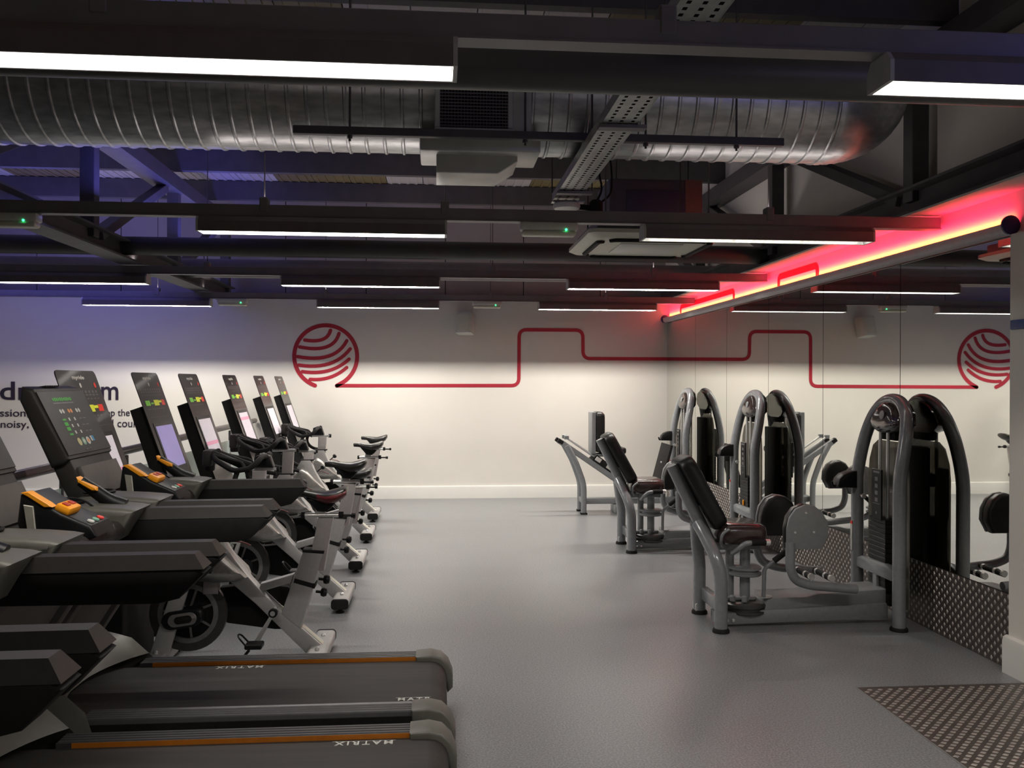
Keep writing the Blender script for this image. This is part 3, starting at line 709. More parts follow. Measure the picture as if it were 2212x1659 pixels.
    for i, (a, mi) in enumerate(((-.10, 0), (-.075, 0), (-.02, 4), (.005, 4), (.06, 0), (.085, 0))): it.append(('c', a, .05, .010, .010, mi))
    for j, b in enumerate((.012, -.018, -.048)):
        for a in (-.055, .0): it.append(('r', a, b, .007, .007, 0))
        for a in (.06, .10): it.append(('r', a, b, .014, .002, 1))
    for b in (.012, -.008, -.03, -.055): it.append(('r', -.105, b, .017, .008 if b in (-.008, -.03) else .004, 2))
    for a, mi in ((-.065, 3), (-.02, 5), (.025, 0)): it.append(('c', a, -.092, .018, .018, mi))
    it += [('c', .025, -.092, .009, .009, 4), ('c', -.02, -.092, .009, .009, 0), ('r', .065, -.085, .008, .012, 0), ('r', .085, -.085, .008, .012, 6)]
    for q in it:
        g = G(); graphics(g, c+nn*(.0022 if q[3] != .009 else .0028), rt, up, [q[:5]+(0,)]); g.obj('icon', ['g_white', 'g_grey', 'g_green', 'g_cream', 'g_org', 'g_teal', 'g_blue'][q[5]], sc)
    me = fit_text('MATRIX', .075, .010, .01, 1.3); g = G(); g.add_mesh(me, frame_mtx(o+up*-.134+rt*-.04+nn*.0045, rt, up)); g.obj('lettering', 'g_grey', d)
    for k in range(6): G().box(V(-1.630, -.02, 1.521)+V(0, (k-3)*.022, 0), (.03, .012, .006), Matrix.Rotation(R(-8), 3, 'Y')).obj('vent_slot', 'blk', d)
    G().tube([(-1.36, .12, 1.10), (-1.32, .20, 1.14), (-1.24, .24, 1.13), (-1.18, .25, 1.06)], .004, 6, .05).obj('headphone_cable', 'blk', t)
    return t
T1 = treadmill((0, 3.885, 0), 'treadmill with lit black display, furthest of its row beside the bikes')
T2 = dup(T1, (0, 2.985, 0), 'treadmill with orange rail trim, second from the bikes, display cut by the left edge')
ls = kid(T2, 'light_strip'); ls.data = ls.data.copy(); ls.data.materials[0] = M['cyan']; ls['label'] = 'glowing blue light strip'
for c in kid(T2, 'running_belt').children:
    c.location.x = .64 if c.matrix_basis.translation.x == 0 and max(v.co.y for v in c.data.vertices) > 0 else -.3
dup(T1, (0, 2.085, 0), 'treadmill third from the bikes, of which the long black handrails show')
dup(T1, (0, 1.195, 0), 'treadmill nearest the camera, one black handrail in the lower left corner')

# ------------------------------------------------------------------ bikes
def bike(loc, label):
    t = thing('spin_bike', label, 'exercise bike', loc, 'spin bikes')
    # main beam and head
    up = [(-1.29, .775), (-1.20, .775), (-1.155, .66), (-1.10, .57), (-1.04, .49), (-.95, .385), (-.85, .29), (-.60, .065)]
    lo = [(-.72, .05), (-.99, .325), (-1.12, .44), (-1.23, .56), (-1.33, .70)]
    G().prism(up+lo, 'y', -.04, .04, .010).obj('main_beam', 'bike', t)
    for a, b in (((-.93, .372), (-.63, .095)),):
        G().prism([(-.86, .302), (-.61, .078), (-.60, .066), (-.855, .294)], 'y', -.028, .028, .001, 1).obj('tread_strip', 'cream', t, label='pale strip along the beam')
    for s in (-1, 1):
        f = G().prism([(-1.38, .52), (-1.30, .52), (-1.43, .075), (-1.53, .075)], 'y', s*.095, s*.125, .006).obj('fork_blade', 'bike', t)
        if s == -1:
            pl = G().prism([(-1.377, .45), (-1.345, .45), (-1.368, .385), (-1.405, .385)], 'y', -.128, -.124).obj('name_plate', 'blk', f)
            me = fit_text('MATRIX', .06, .016, .01); g = G(); g.add_mesh(me, frame_mtx(V(-1.38, -.129, .388), V(.33, 0, .94), V(-.94, 0, .33))); g.obj('lettering', 'g_white', f)
    for xf, nm in ((-1.49, 'front_foot'), (-.645, 'rear_foot')):
        ff = G().prism(stad(xf, .062, .055, .032, 4, .02), 'y', -.25, .25).obj(nm, 'bike', t)
        for s in (-1, 1):
            G().prism(stad(xf, .062, .057, .034, 4, .022), 'y', s*.25, s*.272, .004, 1).obj('end_cap', 'rubber', ff)
            G().lathe([(.028, 0), (.03, .008), (.014, .014), (.014, .035)], (xf, s*.23, 0), (0, 0, 1), 14).obj('leveller', 'rubber', ff)
            G().lathe([(.012, 0), (.012, .012), (.006, .018)], (xf, s*.13, .093), (0, 0, 1), 10).obj('bolt', 'chrome', ff)
    # flywheel
    cx_, cz_, rw = -1.355, .275, .208
    w = G().lathe([(rw-.048, -.016), (rw-.004, -.016), (rw, -.010), (rw, .010), (rw-.004, .016), (rw-.048, .016)], (cx_, 0, cz_), (0, 1, 0), 44, True).obj('flywheel', 'wheel', t)
    G().lathe([(rw-.072, -.019), (rw-.046, -.019), (rw-.046, .019), (rw-.072, .019)], (cx_, 0, cz_), (0, 1, 0), 44, True).obj('inner_rim', 'wheel2', w)
    G().lathe([(rw-.06, -.004), (rw-.06, .004)], (cx_, 0, cz_), (0, 1, 0), 36).obj('web', 'blk', w)
    for k in range(7):
        a = R(51.43*k+20); c = V(cx_+math.cos(a)*.09, 0, cz_+math.sin(a)*.09)
        G().box(c, (.105, .022, .012), Matrix.Rotation(-a, 3, 'Y')).obj('spoke', 'wheel2', w)
    hb = G().prism(stad(0, 0, .105, .048, 8), 'y', -.145, -.05, .008).obj('hub_cover', 'black_pl', t)
    hb.location = (cx_, 0, cz_); hb.rotation_euler = (0, R(-8), 0)
    G().prism(stad(.005, 0, .075, .034, 8), 'y', -.15, -.144, .002, 1).obj('cover_ring', 'wheel2', hb); G().prism(stad(.01, 0, .046, .02, 8), 'y', -.153, -.149, .001, 1).obj('cover_inset', 'blk', hb)
    # brushed cover over the flywheel
    cp = [V(*p, 0) for p in ((-1.385, .485), (-1.375, .60), (-1.335, .685), (-1.28, .70), (-1.22, .665), (-1.12, .565), (-1.03, .475), (-1.09, .455), (-1.20, .450), (-1.30, .462))]
    cc = V(-1.22, .56, 0)
    G().loft([[V(cc.x+(p.x-cc.x)*k, y, cc.y+(p.y-cc.y)*k+(.02 if abs(y) > .1 else 0)) for p in cp] for y, k in ((-.125, .55), (-.12, .72), (-.105, .86), (-.08, .96), (-.04, 1), (.04, 1), (.08, .96), (.105, .86), (.12, .72), (.125, .55))]).obj('flywheel_cover', 'brushed', t, ang=70, label='brushed steel flywheel cover')
    # chain guard
    G().prism([(-1.20, .40), (-1.0, .42), (-.83, .40), (-.745, .33), (-.735, .23), (-.80, .16), (-.90, .16), (-1.16, .20), (-1.24, .25)], 'y', .045, .115, .012).obj('chain_guard', 'blk', t)
    # seat tube
    G().prism([(-.852, .27), (-.745, .18), (-.625, .60), (-.735, .61)], 'y', -.045, .045, .010).obj('seat_tube', 'bike', t)
    G().prism([(-.738, .607), (-.622, .597), (-.619, .612), (-.735, .622)], 'y', -.048, .048, .003, 1).obj('tube_collar', 'rubber', t)
    G().prism([(-.785, .440), (-.672, .405), (-.666, .432), (-.778, .466)], 'y', -.048, .048, .004, 1).obj('tube_band', 'rubber', t)
    G().prism([(-.98, .385), (-.80, .435), (-.785, .485), (-.965, .435)], 'y', -.03, .03, .008).obj('cross_brace', 'bike', t)
    kn = lambda x, z, nm, par, dx=1: G().lathe([(.008, 0), (.008, .025), (.022, .03), (.026, .045), (.02, .06), (.004, .064)], (x, 0, z), (dx, 0, -.1), 14).obj(nm, 'black_pl', par)
    kn(-.67, .38, 'adjust_knob', t); kn(-.655, .45, 'adjust_knob', t)
    # cranks and pedals
    def pedal(c, y, par, m):
        g = G().bb(c[0]-.045, c[0]+.045, y-.04, y+.04, c[1]-.014, c[1]+.014, .006, 1); p = g.obj('pedal', 'black_pl', par)
        g = G().tube([(c[0]-.04, y-.035, c[1]+.01), (c[0]-.075, y-.03, c[1]+.05), (c[0]-.085, y, c[1]+.06), (c[0]-.075, y+.03, c[1]+.05), (c[0]-.04, y+.035, c[1]+.01)], .005, 6, .02); g.obj('toe_cage', 'black_pl', p)
        g = G().tube([(c[0]-.02, y-.04, c[1]-.015), (c[0]-.055, y-.02, c[1]-.06), (c[0]-.03, y+.0, c[1]-.075)], .008, 6, .02); g.obj('strap', 'rubber', p)
    for s, e in ((-1, (-.965, .145)), (1, (-.80, .45))):
        c = G().prism([(-.865, .305), (-.895, .285), (e[0]-.012, e[1]-.006*s), (e[0]+.012, e[1]+.006*s)], 'y', s*.115, s*.135, .004, 1).obj('crank_arm', 'bike', t)
        G().lathe([(.02, 0), (.024, .006), (.024, .03), (.012, .034)], (-.88, s*.105, .297), (0, s, 0), 16).obj('axle_cap', 'black_pl', c)
        pedal(e, s*.19, t, s)
    G().tube([(-.88, -.14, .297), (-.88, .14, .297)], .014, 10).obj('crank_axle', 'chrome', t)
    # saddle assembly (one height-adjustable part group)
    sa = G().prism([(-.712, .50), (-.622, .50), (-.575, .79), (-.655, .79)], 'y', -.034, .034, .008).obj('seat_post', 'post', t)
    g = G().tube([(-.735, 0, .803), (-.53, 0, .803)], .015, 12, sq=.9); g.obj('saddle_slide', 'chrome', sa)
    g = G().tube([(-.75, 0, .803), (-.73, 0, .803)], .018, 12); g.tube([(-.545, 0, .803), (-.52, 0, .803)], .019, 12); g.obj('slide_cap', 'rubber', sa)
    g = G().tube([(-.52, 0, .80), (-.455, 0, .80)], .007, 8); g.tube([(-.475, 0, .80), (-.453, 0, .80)], .013, 10); g.obj('slide_lever', 'black_pl', sa)
    G().prism([(-.675, .81), (-.615, .81), (-.63, .90), (-.665, .90)], 'y', -.018, .018, .004, 1).obj('saddle_stem', 'bike', sa)
    secs = []
    for (x, hw, zt, zb) in ((-.790, .012, .935, .925), (-.785, .024, .945, .905), (-.73, .030, .945, .900), (-.67, .050, .940, .875), (-.61, .090, .945, .862), (-.55, .118, .960, .872), (-.515, .112, .972, .895), (-.500, .085, .968, .92)):
        ring = []
        for k in range(16):
            a = 2*math.pi*k/16; cy = math.cos(a); sz = math.sin(a)
            ring.append(V(x, hw*cy, (zt+zb)/2+(zt-zb)/2*sz*(1 if sz > 0 else .9)-(.010*(1-abs(cy)) if sz > .3 and hw > .06 else 0)))
        secs.append(ring)
    sd = G().loft(secs).obj('saddle', 'saddle', sa, ang=60)
    G().prism([(-.72, .90), (-.55, .885), (-.585, .845), (-.61, .825), (-.66, .83)], 'y', -.035, .035, .010).obj('saddle_mount', 'black_pl', sa)
    # handlebar assembly
    ba = G().prism([(-1.275, .60), (-1.195, .60), (-1.175, .93), (-1.265, .93)], 'y', -.03, .03, .008).obj('handlebar_post', 'post', t)
    G().bb(-1.30, -1.17, -.036, .036, .768, .782, .003, 1).obj('post_collar', 'rubber', t)
    g = G().bb(-1.30, -1.10, -.02, .02, .93, .953, .004, 1); g.obj('bar_slide', 'chrome', ba)
    g = G().tube([(-1.115, 0, .942), (-1.085, 0, .942)], .02, 12); g.tube([(-1.31, 0, .942), (-1.295, 0, .942)], .017, 12); g.obj('slide_cap', 'rubber', ba)
    G().prism([(-1.25, .955), (-1.12, .955), (-1.145, 1.03), (-1.19, 1.05), (-1.24, 1.03)], 'y', -.04, .04, .010).obj('bar_clamp', 'black_pl', ba)
    for s in (-1, 1):
        g = G().tube([(-1.17, s*.03, 1.03), (-1.18, s*.14, 1.035), (-1.185, s*.215, 1.015), (-1.235, s*.225, .965), (-1.35, s*.20, .945), (-1.49, s*.12, 1.015), (-1.52, s*.05, 1.05), (-1.50, s*.02, 1.065)], .018, 10, .045); g.obj('handlebar', 'rubber', ba)
        g = G().tube([(-1.52, s*.05, 1.055), (-1.36, s*.07, .985), (-1.30, s*.10, .96)], .021, 10, .04); g.obj('aero_bar', 'rubber', ba)
        g = G().tube([(-1.50, s*.085, 1.04), (-1.31, s*.125, .995), (-1.29, s*.15, .955)], .012, 8, .04); g.obj('inner_loop', 'rubber', ba)
        g = G().tube([(-1.325, s*.195, .945), (-1.345, s*.20, .88), (-1.325, s*.21, .825), (-1.27, s*.215, .785), (-1.18, s*.215, .77)], .017, 10, .05); g.obj('drop_bar', 'rubber', ba)
    G().box((-1.42, 0, 1.015), (.17, .12, .008), Matrix.Rotation(R(24), 3, 'Y'), .003, 1).obj('tray', 'black_pl', ba)
    h = G().bb(-1.585, -1.525, -.075, .075, .965, 1.075, .012).obj('holder_box', 'tm_dark', ba, label='dark grey bottle holder box')
    G().lathe([(.03, 0), (.036, .01), (.036, .08)], (-1.555, .0, .93), (0, 0, 1), 16).obj('bottle_cup', 'tm_dark', h)
    # brake knob
    g = G().tube([(-1.14, 0, .66), (-1.09, 0, .70)], .006, 8); g.lathe([(.012, 0), (.022, .01), (.022, .03), (.01, .036)], (-1.10, 0, .69), (.7, 0, .7), 12); g.obj('brake_knob', 'black_pl', t)
    G().tube([(-1.12, .0, .665), (-1.07, .02, .655), (-1.03, .03, .635)], .004, 6, .02).obj('brake_lever', mat('dull_red_lever', (.12, .02, .02), .5), t)
    return t
YS = (4.95, 6.18, 7.42, 8.72, 9.98)
BL = ['silver spin bike with red backed saddle, nearest of its row behind the treadmills', 'silver spin bike with raised wide black saddle, second of the row',
      'silver spin bike with low black saddle, middle of the row', 'silver spin bike fourth in the row, its black saddle against the wall', 'silver spin bike furthest in the row, topmost black saddle against the wall']
PAR = [(0, 0, -.22, 0), (.0, .045, .0, .0), (-.01, -.14, .03, -.10), (-.03, -.005, -.08, -.10), (-.06, -.02, -.01, -.08)]
B0 = None
for i, y in enumerate(YS):
    dx, ds, db, bx = PAR[i]
    b = bike((dx, y, 0), BL[i]) if i == 0 else dup(B0, (dx, y, 0), BL[i])
    if i == 0: B0 = b
    sp, hp = kid(b, 'seat_post'), kid(b, 'handlebar_post')
    sp.location = (ds*.25, 0, ds); hp.location = (bx-.0, 0, db)
    if i > 0 and bx:   # the post stays in its head: only the bar slides fore and aft
        hp.location = (0, 0, db)
        for c in hp.children:
            if not c.name.startswith(('bar_slide', 'slide_cap')): c.location = (bx, 0, 0)
            else: c.location = (bx*.5, 0, 0)
# red patch on the nearest saddle only
sd = kid(kid(B0, 'seat_post'), 'saddle')
g = G(); secs = []
for (x, hw, zt, zb) in ((-.66, .058, .935, .88), (-.61, .091, .936, .868), (-.555, .118, .950, .876), (-.52, .113, .960, .896), (-.497, .088, .955, .918)):
    secs.append([V(x, -hw*math.cos(R(a))-.001, (zt+zb)/2+(zt-zb)/2*math.sin(R(a))) for a in range(-60, 41, 20)])
f0 = 0; vs = [[g.bm.verts.new(p) for p in r] for r in secs]
for i in range(4):
    for k in range(len(vs[0])-1): g.bm.faces.new((vs[i][k], vs[i+1][k], vs[i+1][k+1], vs[i][k+1]))
r = bmesh.ops.extrude_face_region(g.bm, geom=list(g.bm.faces)); bmesh.ops.translate(g.bm, vec=(.002, -.003, 0), verts=[v for v in r['geom'] if isinstance(v, bmesh.types.BMVert)])
bmesh.ops.recalc_face_normals(g.bm, faces=g.bm.faces)
g.obj('saddle_patch', 'saddle_red', sp if False else kid(B0, 'seat_post'), label='dark red side of the saddle')

# ------------------------------------------------------------------ bike screens (totems)
def totem(loc, label):
    t = thing('display_totem', label, 'display', loc, 'bike display totems')
    def fx(z): return -1.99+(1.60-z)*.352       # leaning face
    def face(z): return V(fx(z), 0, z)
    w = .265; zb = .62
    G().prism([(fx(1.37)-.092, 1.35), (fx(1.37)-.006, 1.38), (fx(zb)-.006, zb), (fx(zb)-.006, .0), (fx(zb)-.22, 0), (fx(zb)-.12, zb)], 'y', -w+.012, w-.012, .006, 1).obj('cabinet', 'blk', t)
    up = (face(1.6)-face(zb)).normalized(); rt = V(0, 1, 0); nn = rt.cross(up); c0 = (face(1.6)+face(zb))/2; H = (face(1.6)-face(zb)).length
    def on(u, v, d=0): return c0+rt*u+up*v+nn*d
    g = G(); out = stad(0, 0, w, H/2, 4, .03); g.loft([[on(u, v, -.005) for u, v in out], [on(u, v, .0) for u, v in out]]); fp = g.obj('face_panel', 'totem', t)
    tv = lambda z: (z-(1.6+zb)/2)/(1.6-zb)*H
    # screen
    s0, s1 = tv(1.24), tv(.965)
    g = G(); g.box(on(.0, (s0+s1)/2, .002), (.40, s0-s1+.05, .003), Matrix((rt, up, nn)).transposed()); g.obj('screen_bezel', 'gap', fp)
    g = G(); g.box(on(.0, (s0+s1)/2, .0035), (.35, s0-s1, .003), Matrix((rt, up, nn)).transposed()); scr = g.obj('screen', 'scr_pale', fp)
    g = G(); g.box(on(0, tv(1.05), .0052), (.35, .03, .001), Matrix((rt, up, nn)).transposed()); g.obj('screen_band', 'scr_pink', fp, label='pink band on the screen')
    # printed effort chart and small print
    g = G(); it = [('r', -.15, tv(1.395), .045, .018, 0), ('r', .03, tv(1.395), .05, .020, 1), ('r', .17, tv(1.395), .035, .020, 2), ('r', .11, tv(1.402), .04, .008, 1), ('r', -.06, tv(1.392), .03, .006, 0)]
    for k in range(9): it.append(('r', -.2+k*.048, tv(1.485), .012, .007, 4)); it.append(('r', -.2+k*.048, tv(1.468), .015, .004, 4)); it.append(('r', -.2+k*.048, tv(1.447), .012, .003, 4))
    for k in range(8): it.append(('r', -.18+k*.045, tv(1.355), .014, .004, 4))
    it += [('r', .0, tv(1.56), .09, .004, 4), ('c', .0, tv(1.52), .012, .014, 3), ('c', .2, tv(1.52), .014, .016, 2), ('r', 0, tv(1.30), .20, .001, 4)]
    graphics(g, on(0, 0, .0004), rt, up, it); g.obj('printed_chart', ['g_lime', 'g_yel', 'g_red', 'g_white', 'g_grey'], fp)
    me = fit_text('myride', .16, .030, .02); g = G(); g.add_mesh(me, frame_mtx(on(-.08, tv(1.545), .0005), rt, up)); g.obj('lettering', 'g_white', fp)
    g = G(); g.box(on(.02, tv(.905), .002), (.12, .05, .003), Matrix((rt, up, nn)).transposed()); g.obj('card_slot', 'gap', fp)
    return t
TY = (4.93, 6.18, 7.22, 8.62, 9.90, 11.12)
TX = (0.04, 0, 0, 0, .02, .02)
TL = ['black screen totem behind the lit treadmill display', 'black screen totem with plain lilac screen', 'black screen totem with pink band low on its screen',
      'black screen totem with pink band near the top of its screen', 'black screen totem with pale screen, second from the back wall', 'black screen totem with pale screen, closest to the back wall']
W0 = None
for i, y in enumerate(TY):
    if i == 0: W0 = totem((TX[i], y, 0), TL[0]); t = W0
    else: t = dup(W0, (TX[i], y, 0), TL[i])
    f = kid(t, 'face_panel'); sc = kid(f, 'screen'); bd = kid(f, 'screen_band')
    if i in (0, 1):
        if i == 1: sc.data = sc.data.copy(); sc.data.materials[0] = M['scr_lilac']
    if i in (1, 4, 5): bpy.data.objects.remove(bd)
    if i == 3: bd.location = (-.352*.135, 0, .135)
# cables and plugs on the floor between treadmill and first bike
t = thing('power_cable', 'thin looped black cable on the floor beside the treadmill hood', 'cable', (-1.99, 5.39, 0))
G().tube([(0, 0, .008), (.04, .06, .10), (.10, .08, .17), (.15, .05, .10), (.12, 0, .008), (.2, -.05, .008), (.25, .1, .008)], .005, 6, .05).obj('lead', 'blk', t)
G().bb(.22, .30, .08, .13, 0, .03, .006, 1).obj('plug', 'blk', t)

# ------------------------------------------------------------------ weight machines
def tower(t, orange=False):
    """selector tower: arch of bent tube, shroud, rods, stack, smoked rear shield"""
    P = [(2.87, -.275, .0), (2.87, -.275, .93), (2.895, -.272, 1.08), (2.925, -.255, 1.22), (2.955, -.205, 1.345), (2.972, -.11, 1.42), (2.978, 0, 1.44)]
    Q = P+[(p[0], -p[1], p[2]) for p in P[-2::-1]]
    G().tube(fillet(Q, .09, 4), .041, 16).obj('arch_tube', 'frame', t, ang=60)
    for s in (-1, 1): G().lathe([(.055, 0), (.055, .012), (.048, .022)], (2.87, s*.275, 0), (0, 0, 1), 18).obj('foot_cap', 'rubber', t)
    sec = []
    for x, k in ((2.895, .55), (2.905, .80), (2.93, .95), (2.975, 1.0), (3.01, .98)):
        o = [(-.225, 1.275), (-.20, 1.345), (-.13, 1.405), (-.05, 1.432), (.05, 1.432), (.13, 1.405), (.20, 1.345), (.225, 1.275), (.16, 1.235), (.06, 1.21), (-.06, 1.21), (-.16, 1.235)]
        sec.append([V(x+(z-1.3)*.18, y*k, 1.32+(z-1.32)*k) for y, z in o])
    c = G().loft(sec).obj('top_shroud', 'cap', t, ang=50, label='glossy brown top shroud')
    G().lathe([(.03, 0), (.027, .004)], (2.897, -.0, 1.335), (-1, 0, .1), 18).obj('badge', 'frame2', c)
    G().bb(2.93, 3.0, -.1, .1, 1.17, 1.23, .02).obj('pulley_housing', 'blk', t)
    for s in (-.05, .05): G().tube([(2.905, s, .22), (2.915, s, 1.23)], .011, 10).obj('guide_rod', 'chrome', t)
    for k in range(15): G().bb(2.868, 2.932, -.105, .105, .20+k*.031, .229+k*.031, .002, 1).obj('weight_plate', 'weight', t)
    G().bb(2.868, 2.935, -.16, .16, .12, .19, .006).obj('stack_base', 'blk', t)
    G().bb(2.96, 3.01, -.06, .21, .15, 1.12, .006).obj('rear_cover', 'blk', t)
    out = [(-.26, .12), (-.26, .93), (-.245, 1.03), (-.20, 1.125), (-.13, 1.165), (.13, 1.165), (.20, 1.125), (.245, 1.03), (.26, .93), (.26, .12)]
    G().prism(out, 'x', 2.940, 2.947).obj('rear_shield', 'smoke', t, label='smoked translucent rear shield')
    p = G().bb(2.848, 2.86, -.09, .035, .655, .985, .004, 1).obj('selector_label', 'black_pl', t)
    g = G(); it = []
    for k in range(4): it.append(('r', .0, .10-k*.045, .018, .013, 0))
    it += [('r', 0, .145, .04, .006, 1), ('r', 0, -.06, .045, .002, 1), ('c', 0, -.12, .01, .01, 0)]
    graphics(g, V(2.8472, -.0275, .82), V(0, -1, 0), V(0, 0, 1), it); g.obj('label_print', ['g_grey', 'g_grey'], p)
    G().prism([(-.24, .295), (.24, .295), (.24, .36), (.16, .385), (-.16, .385), (-.24, .36)], 'x', 2.845, 2.895, .008).obj('cross_bar', 'frame', t)
    G().bb(2.85, 2.89, -.025, .025, .2, .30, .004, 1).obj('bar_strut', 'frame', t)
    h = G().prism([(2.85, .945), (2.80, .938), (2.755, .92), (2.725, .89), (2.712, .845), (2.72, .83), (2.85, .828)], 'y', .235, .335, .010).obj('side_tray', 'black_pl', t)
    G().tube([(2.73, .285, .84), (2.70, .285, .835), (2.692, .285, .87)], .008, 8, .015).obj('hook', 'black_pl', h)
    G().bb(2.826, 2.8295, .262, .288, .40, .58).obj('warning_label', 'label_w', t, label='white warning label with red top')
    G().bb(2.8255, 2.8288, .262, .288, .58, .60).obj('label_header', 'g_red', t)
    G().lathe([(.006, 0), (.006, .03), (.016, .034), (.016, .05)], (2.87, .23, .78), (0, -1, 0), 12).obj('pop_pin', 'chrome', t)
    if orange: G().bb(2.855, 2.868, -.02, .005, .39, .44, .004, 1).obj('orange_tab', 'orange', t, label='orange locking tab')
def tubeo(t, name, pts, r, m='frame', fil=.06, seg=14): return G().tube(fillet(pts, fil, 5) if fil else pts, r, seg).obj(name, m, t, ang=60)
def adductor(loc, label):
    t = thing('weight_machine', label, 'exercise machine', loc, 'thigh machines')
    for s in (-1, 1):
        l = tubeo(t, 'front_leg', [(1.75, s*.225, 0), (1.75, s*.225, .34), (1.725, s*.20, .46), (1.68, s*.07, .60), (1.665, s*.02, .64)], .041, fil=.09)
        G().lathe([(.052, 0), (.052, .014), (.045, .026)], (1.75, s*.225, 0), (0, 0, 1), 18).obj('foot_cap', 'rubber', l)
    G().prism(stad(1.735, .045, .02, .03, 3, .012), 'y', .19, .265, .004, 1).obj('transport_glide', 'chrome', t)
    tubeo(t, 'back_post', [(1.50, 0, 1.015), (1.745, 0, .515)], .042, fil=0)
    d = V(.24, 0, -.43).normalized(); n = V(d.z, 0, -d.x)*-1
    c = V(1.675, 0, .845); m3 = Matrix((V(0, 1, 0), d, V(0, 1, 0).cross(d))).transposed()
    out = stad(0, 0, .15, .25, 5, .07); nn = m3 @ V(0, 0, 1); nn = nn if nn.x > 0 else -nn
    g = G(); g.loft([[c+m3 @ V(u*k, v*(1-(1-k)*.4), 0)+nn*h for u, v in out] for k, h in ((.94, -.045), (1, -.030), (1, .030), (.90, .046))]); g.obj('back_pad', 'pad', t, ang=50)
    for q in (-.12, .10): G().box(c+d*q-nn*.055, (.035, .05, .05), Matrix((nn, V(0, 1, 0), d)).transposed(), .004, 1).obj('pad_bracket', 'frame2', t)
    # seat
    out = stad(1.93, 0, .15, .17, 5, .06)
    g = G(); g.loft([[V(1.93+(u-1.93)*k, v*k, z) for u, v in out] for k, z in ((.86, .525), (.97, .545), (1, .57), (1, .605), (.95, .635), (.82, .65))]); g.obj('seat', 'seatpad', t, ang=50)
    G().bb(1.74, 2.06, -.06, .06, .475, .525, .008).obj('seat_frame', 'frame', t)
    tubeo(t, 'pivot_column', [(1.98, 0, .13), (1.98, 0, .50)], .034, fil=0); tubeo(t, 'pivot_column', [(1.89, .03, .13), (1.89, .03, .48)], .028, fil=0)
    G().lathe([(.10, 0), (.105, .006), (.105, .018), (.085, .024), (.085, .036), (.105, .042), (.105, .054), (.095, .06)], (1.98, 0, .305), (0, 0, 1), 30).obj('pulley', 'frame2', t)
    G().lathe([(.135, 0), (.142, .006), (.142, .02), (.125, .024), (.125, .04), (.142, .044), (.142, .06), (.13, .066)], (1.97, -.02, .075), (0, 0, 1), 36).obj('cam_wheel', 'wheel', t)
    G().bb(1.82, 2.05, -.03, .05, .142, .165, .006, 1).obj('cam_lever', 'frame2', t)
    for q in ((1.88, -.06), (1.95, -.08)): G().lathe([(.018, 0), (.018, .03), (.01, .036)], (q[0], q[1], .15), (0, 0, 1), 12).obj('bolt', 'frame2', t)
    G().bb(1.75, 1.80, -.2, .2, .10, .185, .008).obj('front_bar', 'frame', t)
    b = G().prism([(1.76, .015), (1.76, .085), (2.05, .105), (2.88, .135), (2.88, .035), (2.05, .02)], 'y', -.13, .02, .010).obj('base_beam', 'frame', t)
    for q in (1.82, 1.86): G().lathe([(.012, 0), (.012, .006), (.007, .010)], (q, -.13, .045), (0, -1, 0), 10).obj('bolt', 'chrome', b)
    G().prism([(2.06, .09), (2.09, .18), (2.34, .182), (2.42, .20), (2.87, .222), (2.87, .13), (2.36, .115)], 'y', -.12, .12, .010).obj('step_deck', 'frame2', t)
    # leg pads and arms
    pts = [(2.15, .515), (2.15, .64), (2.165, .71), (2.205, .765), (2.265, .79), (2.325, .782), (2.375, .745), (2.41, .68), (2.415, .60), (2.385, .545), (2.37, .515)]
    for s in (-1, 1):
        y = s*.23
        p = G().prism(pts, 'y', y+s*.02, y+s*.045, .006, 2).obj('pad_plate', 'frame2', t)
        q = [(2.28+(a-2.28)*.97, .65+(b-.65)*1.0) for a, b in pts]
        G().prism(q, 'y', y-s*.06, y+s*.02, .022, 3).obj('leg_pad', 'pad', t)
        for bx, bz in ((2.20, .62), (2.32, .62), (2.27, .74)): G().lathe([(.008, 0), (.006, .005)], (bx, y+s*.045, bz), (0, s, 0), 8).obj('bolt', 'chrome', p)
        yy = s*.285
        tubeo(t, 'leg_arm', [(2.165, yy, .56), (2.165, yy, .40), (2.20, yy-s*.01, .325), (2.30, yy-s*.02, .29), (2.60, yy-s*.02, .262)], .029, fil=.08)
    for x0 in (2.42, 2.555):
        z0 = .285-(x0-2.42)*.09
        k = G().tube([(x0, .27, z0), (x0, -.02, z0-.005)], .019, 12).obj('foot_peg', 'rubber', t)
        for yy in (.20, .07, -.01): G().tube([(x0, yy+.011, z0), (x0, yy-.011, z0)], .0215, 14).obj('peg_ring', 'chrome', k)
    l = tubeo(t, 'lever', [(2.06, -.12, .19), (2.06, -.13, .36), (2.075, -.14, .385), (2.20, -.165, .49)], .013, fil=.04, seg=10)
    G().tube([(2.115, -.148, .419), (2.195, -.164, .486)], .019, 12).obj('lever_grip', 'rubber', l); G().tube([(2.195, -.164, .486), (2.21, -.167, .499)], .0195, 12).obj('grip_cap', 'chrome', l)
    G().lathe([(.045, 0), (.045, .006)], (2.08, -.09, .181), (0, 0, 1), 20).obj('lever_plate', 'endplate', t)
    for s in (-1, 1):
        h = tubeo(t, 'seat_handle', [(1.855, s*.13, .47), (1.865, s*.20, .505), (1.905, s*.215, .548), (2.06, s*.215, .55)], .016, fil=.035, seg=10)
        G().tube([(1.945, s*.215, .55), (2.035, s*.215, .55)], .021, 12).obj('handle_grip', 'rubber', h); G().tube([(2.035, s*.215, .55), (2.062, s*.215, .55)], .021, 12).obj('grip_cap', 'chrome', h)
        tubeo(t, 'seat_hoop', [(1.80, s*.10, .51), (1.77, s*.15, .54), (1.775, s*.17, .60), (1.82, s*.165, .625)], .010, fil=.03, seg=8)
    tower(t, loc[1] > 7)
    return t
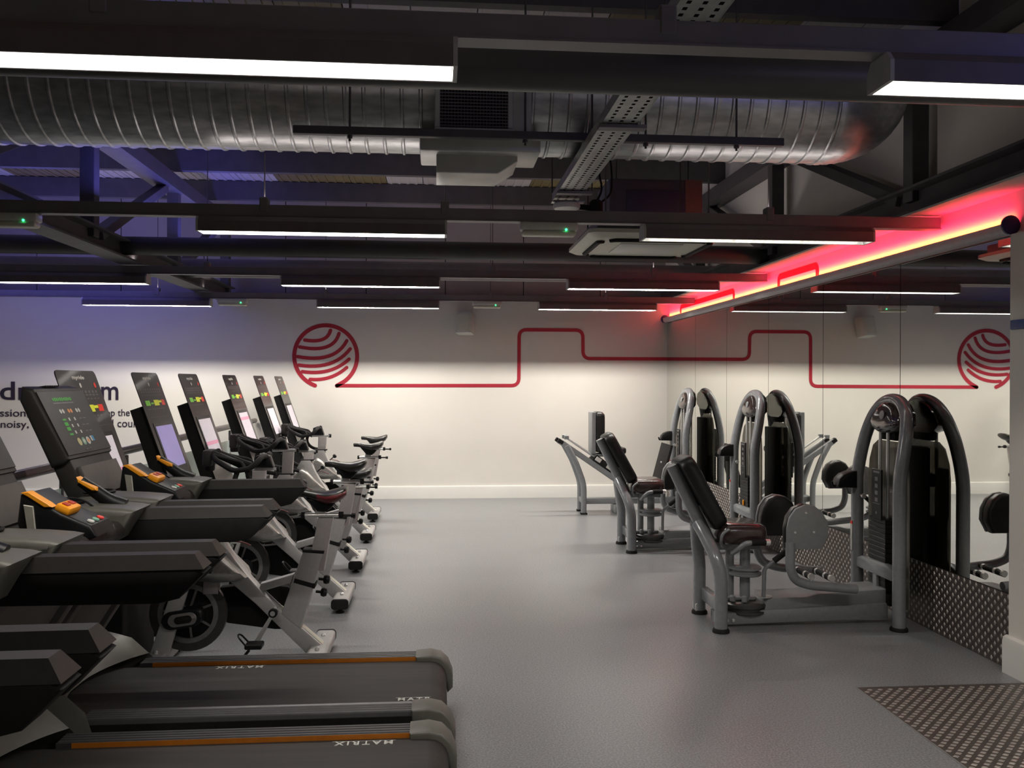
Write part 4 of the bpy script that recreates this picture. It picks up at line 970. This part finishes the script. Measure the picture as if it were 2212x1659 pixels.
adductor((0, 5.535, 0), 'grey thigh machine with brown seat and round leg pads, nearest on the right')
adductor((0, 8.05, 0), 'grey thigh machine with brown seat, between the other two machines by the mirrors')
# leg press at the back
t = thing('weight_machine', 'grey leg press with upright back pad and inclined rails near the back wall', 'exercise machine', (0, 10.28, 0))
for s in (-1, 1):
    y = s*.135
    l = G().tube(fillet([(1.70, y, 0), (1.70, y, .35), (1.60, y, .62), (1.50, y, .80)], .08, 5), .034, 12, sq=.8).obj('front_leg', 'frame2', t, ang=60)
    G().bb(1.66, 1.74, y-.035, y+.035, 0, .018, .004, 1).obj('foot_cap', 'rubber', l)
    a, b = V(1.43, y*.8, .845), V(2.50, y*.8, .115); r = bar(G(), a, b, .05, .06).obj('incline_rail', 'frame2', t)
    G().box(a, (.05, .055, .07), (b-a).to_track_quat('Z', 'X').to_matrix(), .006, 1).obj('rail_cap', 'rubber', r)
    tubeo(t, 'guide_rod', [(1.50, y*.62, .895), (2.08, y*.62, .50)], .013, 'chrome', 0, 10)
    G().bb(1.475, 1.53, y*.62-.018, y*.62+.018, .87, .915, .004, 1).obj('rod_clamp', 'frame2', t)
G().bb(1.68, 1.72, -.13, .13, .12, .18, .006).obj('leg_brace', 'frame2', t)
G().bb(1.70, 2.87, -.05, .05, .105, .175, .008).obj('base_beam', 'frame2', t)
G().bb(2.07, 2.13, -.14, .14, 0, .10, .01).obj('middle_foot', 'frame2', t)
g = G().prism([(1.80, .63), (1.92, .55), (2.08, .44), (2.06, .50), (1.98, .60), (1.86, .69)], 'y', -.14, .14, .01); g.obj('carriage', 'blk', t)
for (bx, bz) in ((1.87, .635), (2.0, .545)): G().box((bx, -.145, bz), (.07, .02, .05), Matrix.Rotation(R(34), 3, 'Y'), .004, 1).obj('bearing_block', 'white_pl', t)
G().bb(1.795, 1.845, -.13, .13, .70, 1.19, .012).obj('back_frame', 'frame2', t)
g = G(); out = stad(0, .955, .16, .235, 5, .05); g.loft([[V(x, u*k, .955+(v-.955)*k) for u, v in out] for x, k in ((1.85, .96), (1.86, 1), (1.92, 1), (1.945, .9))]); g.obj('back_pad', 'pad', t, ang=50)
G().bb(1.82, 2.16, -.10, .10, .665, .70, .008).obj('seat_frame', 'frame2', t)
G().bb(1.90, 2.20, -.16, .16, .70, .775, .025, 3).obj('seat', 'pad', t)
G().prism([(2.58, .32), (2.61, .30), (2.74, .80), (2.71, .81)], 'y', -.22, .22, .006).obj('foot_plate', 'rubber', t)
bar(G(), (2.66, 0, .16), (2.68, 0, .60), .07, .06).obj('plate_post', 'frame2', t)
tower(t)
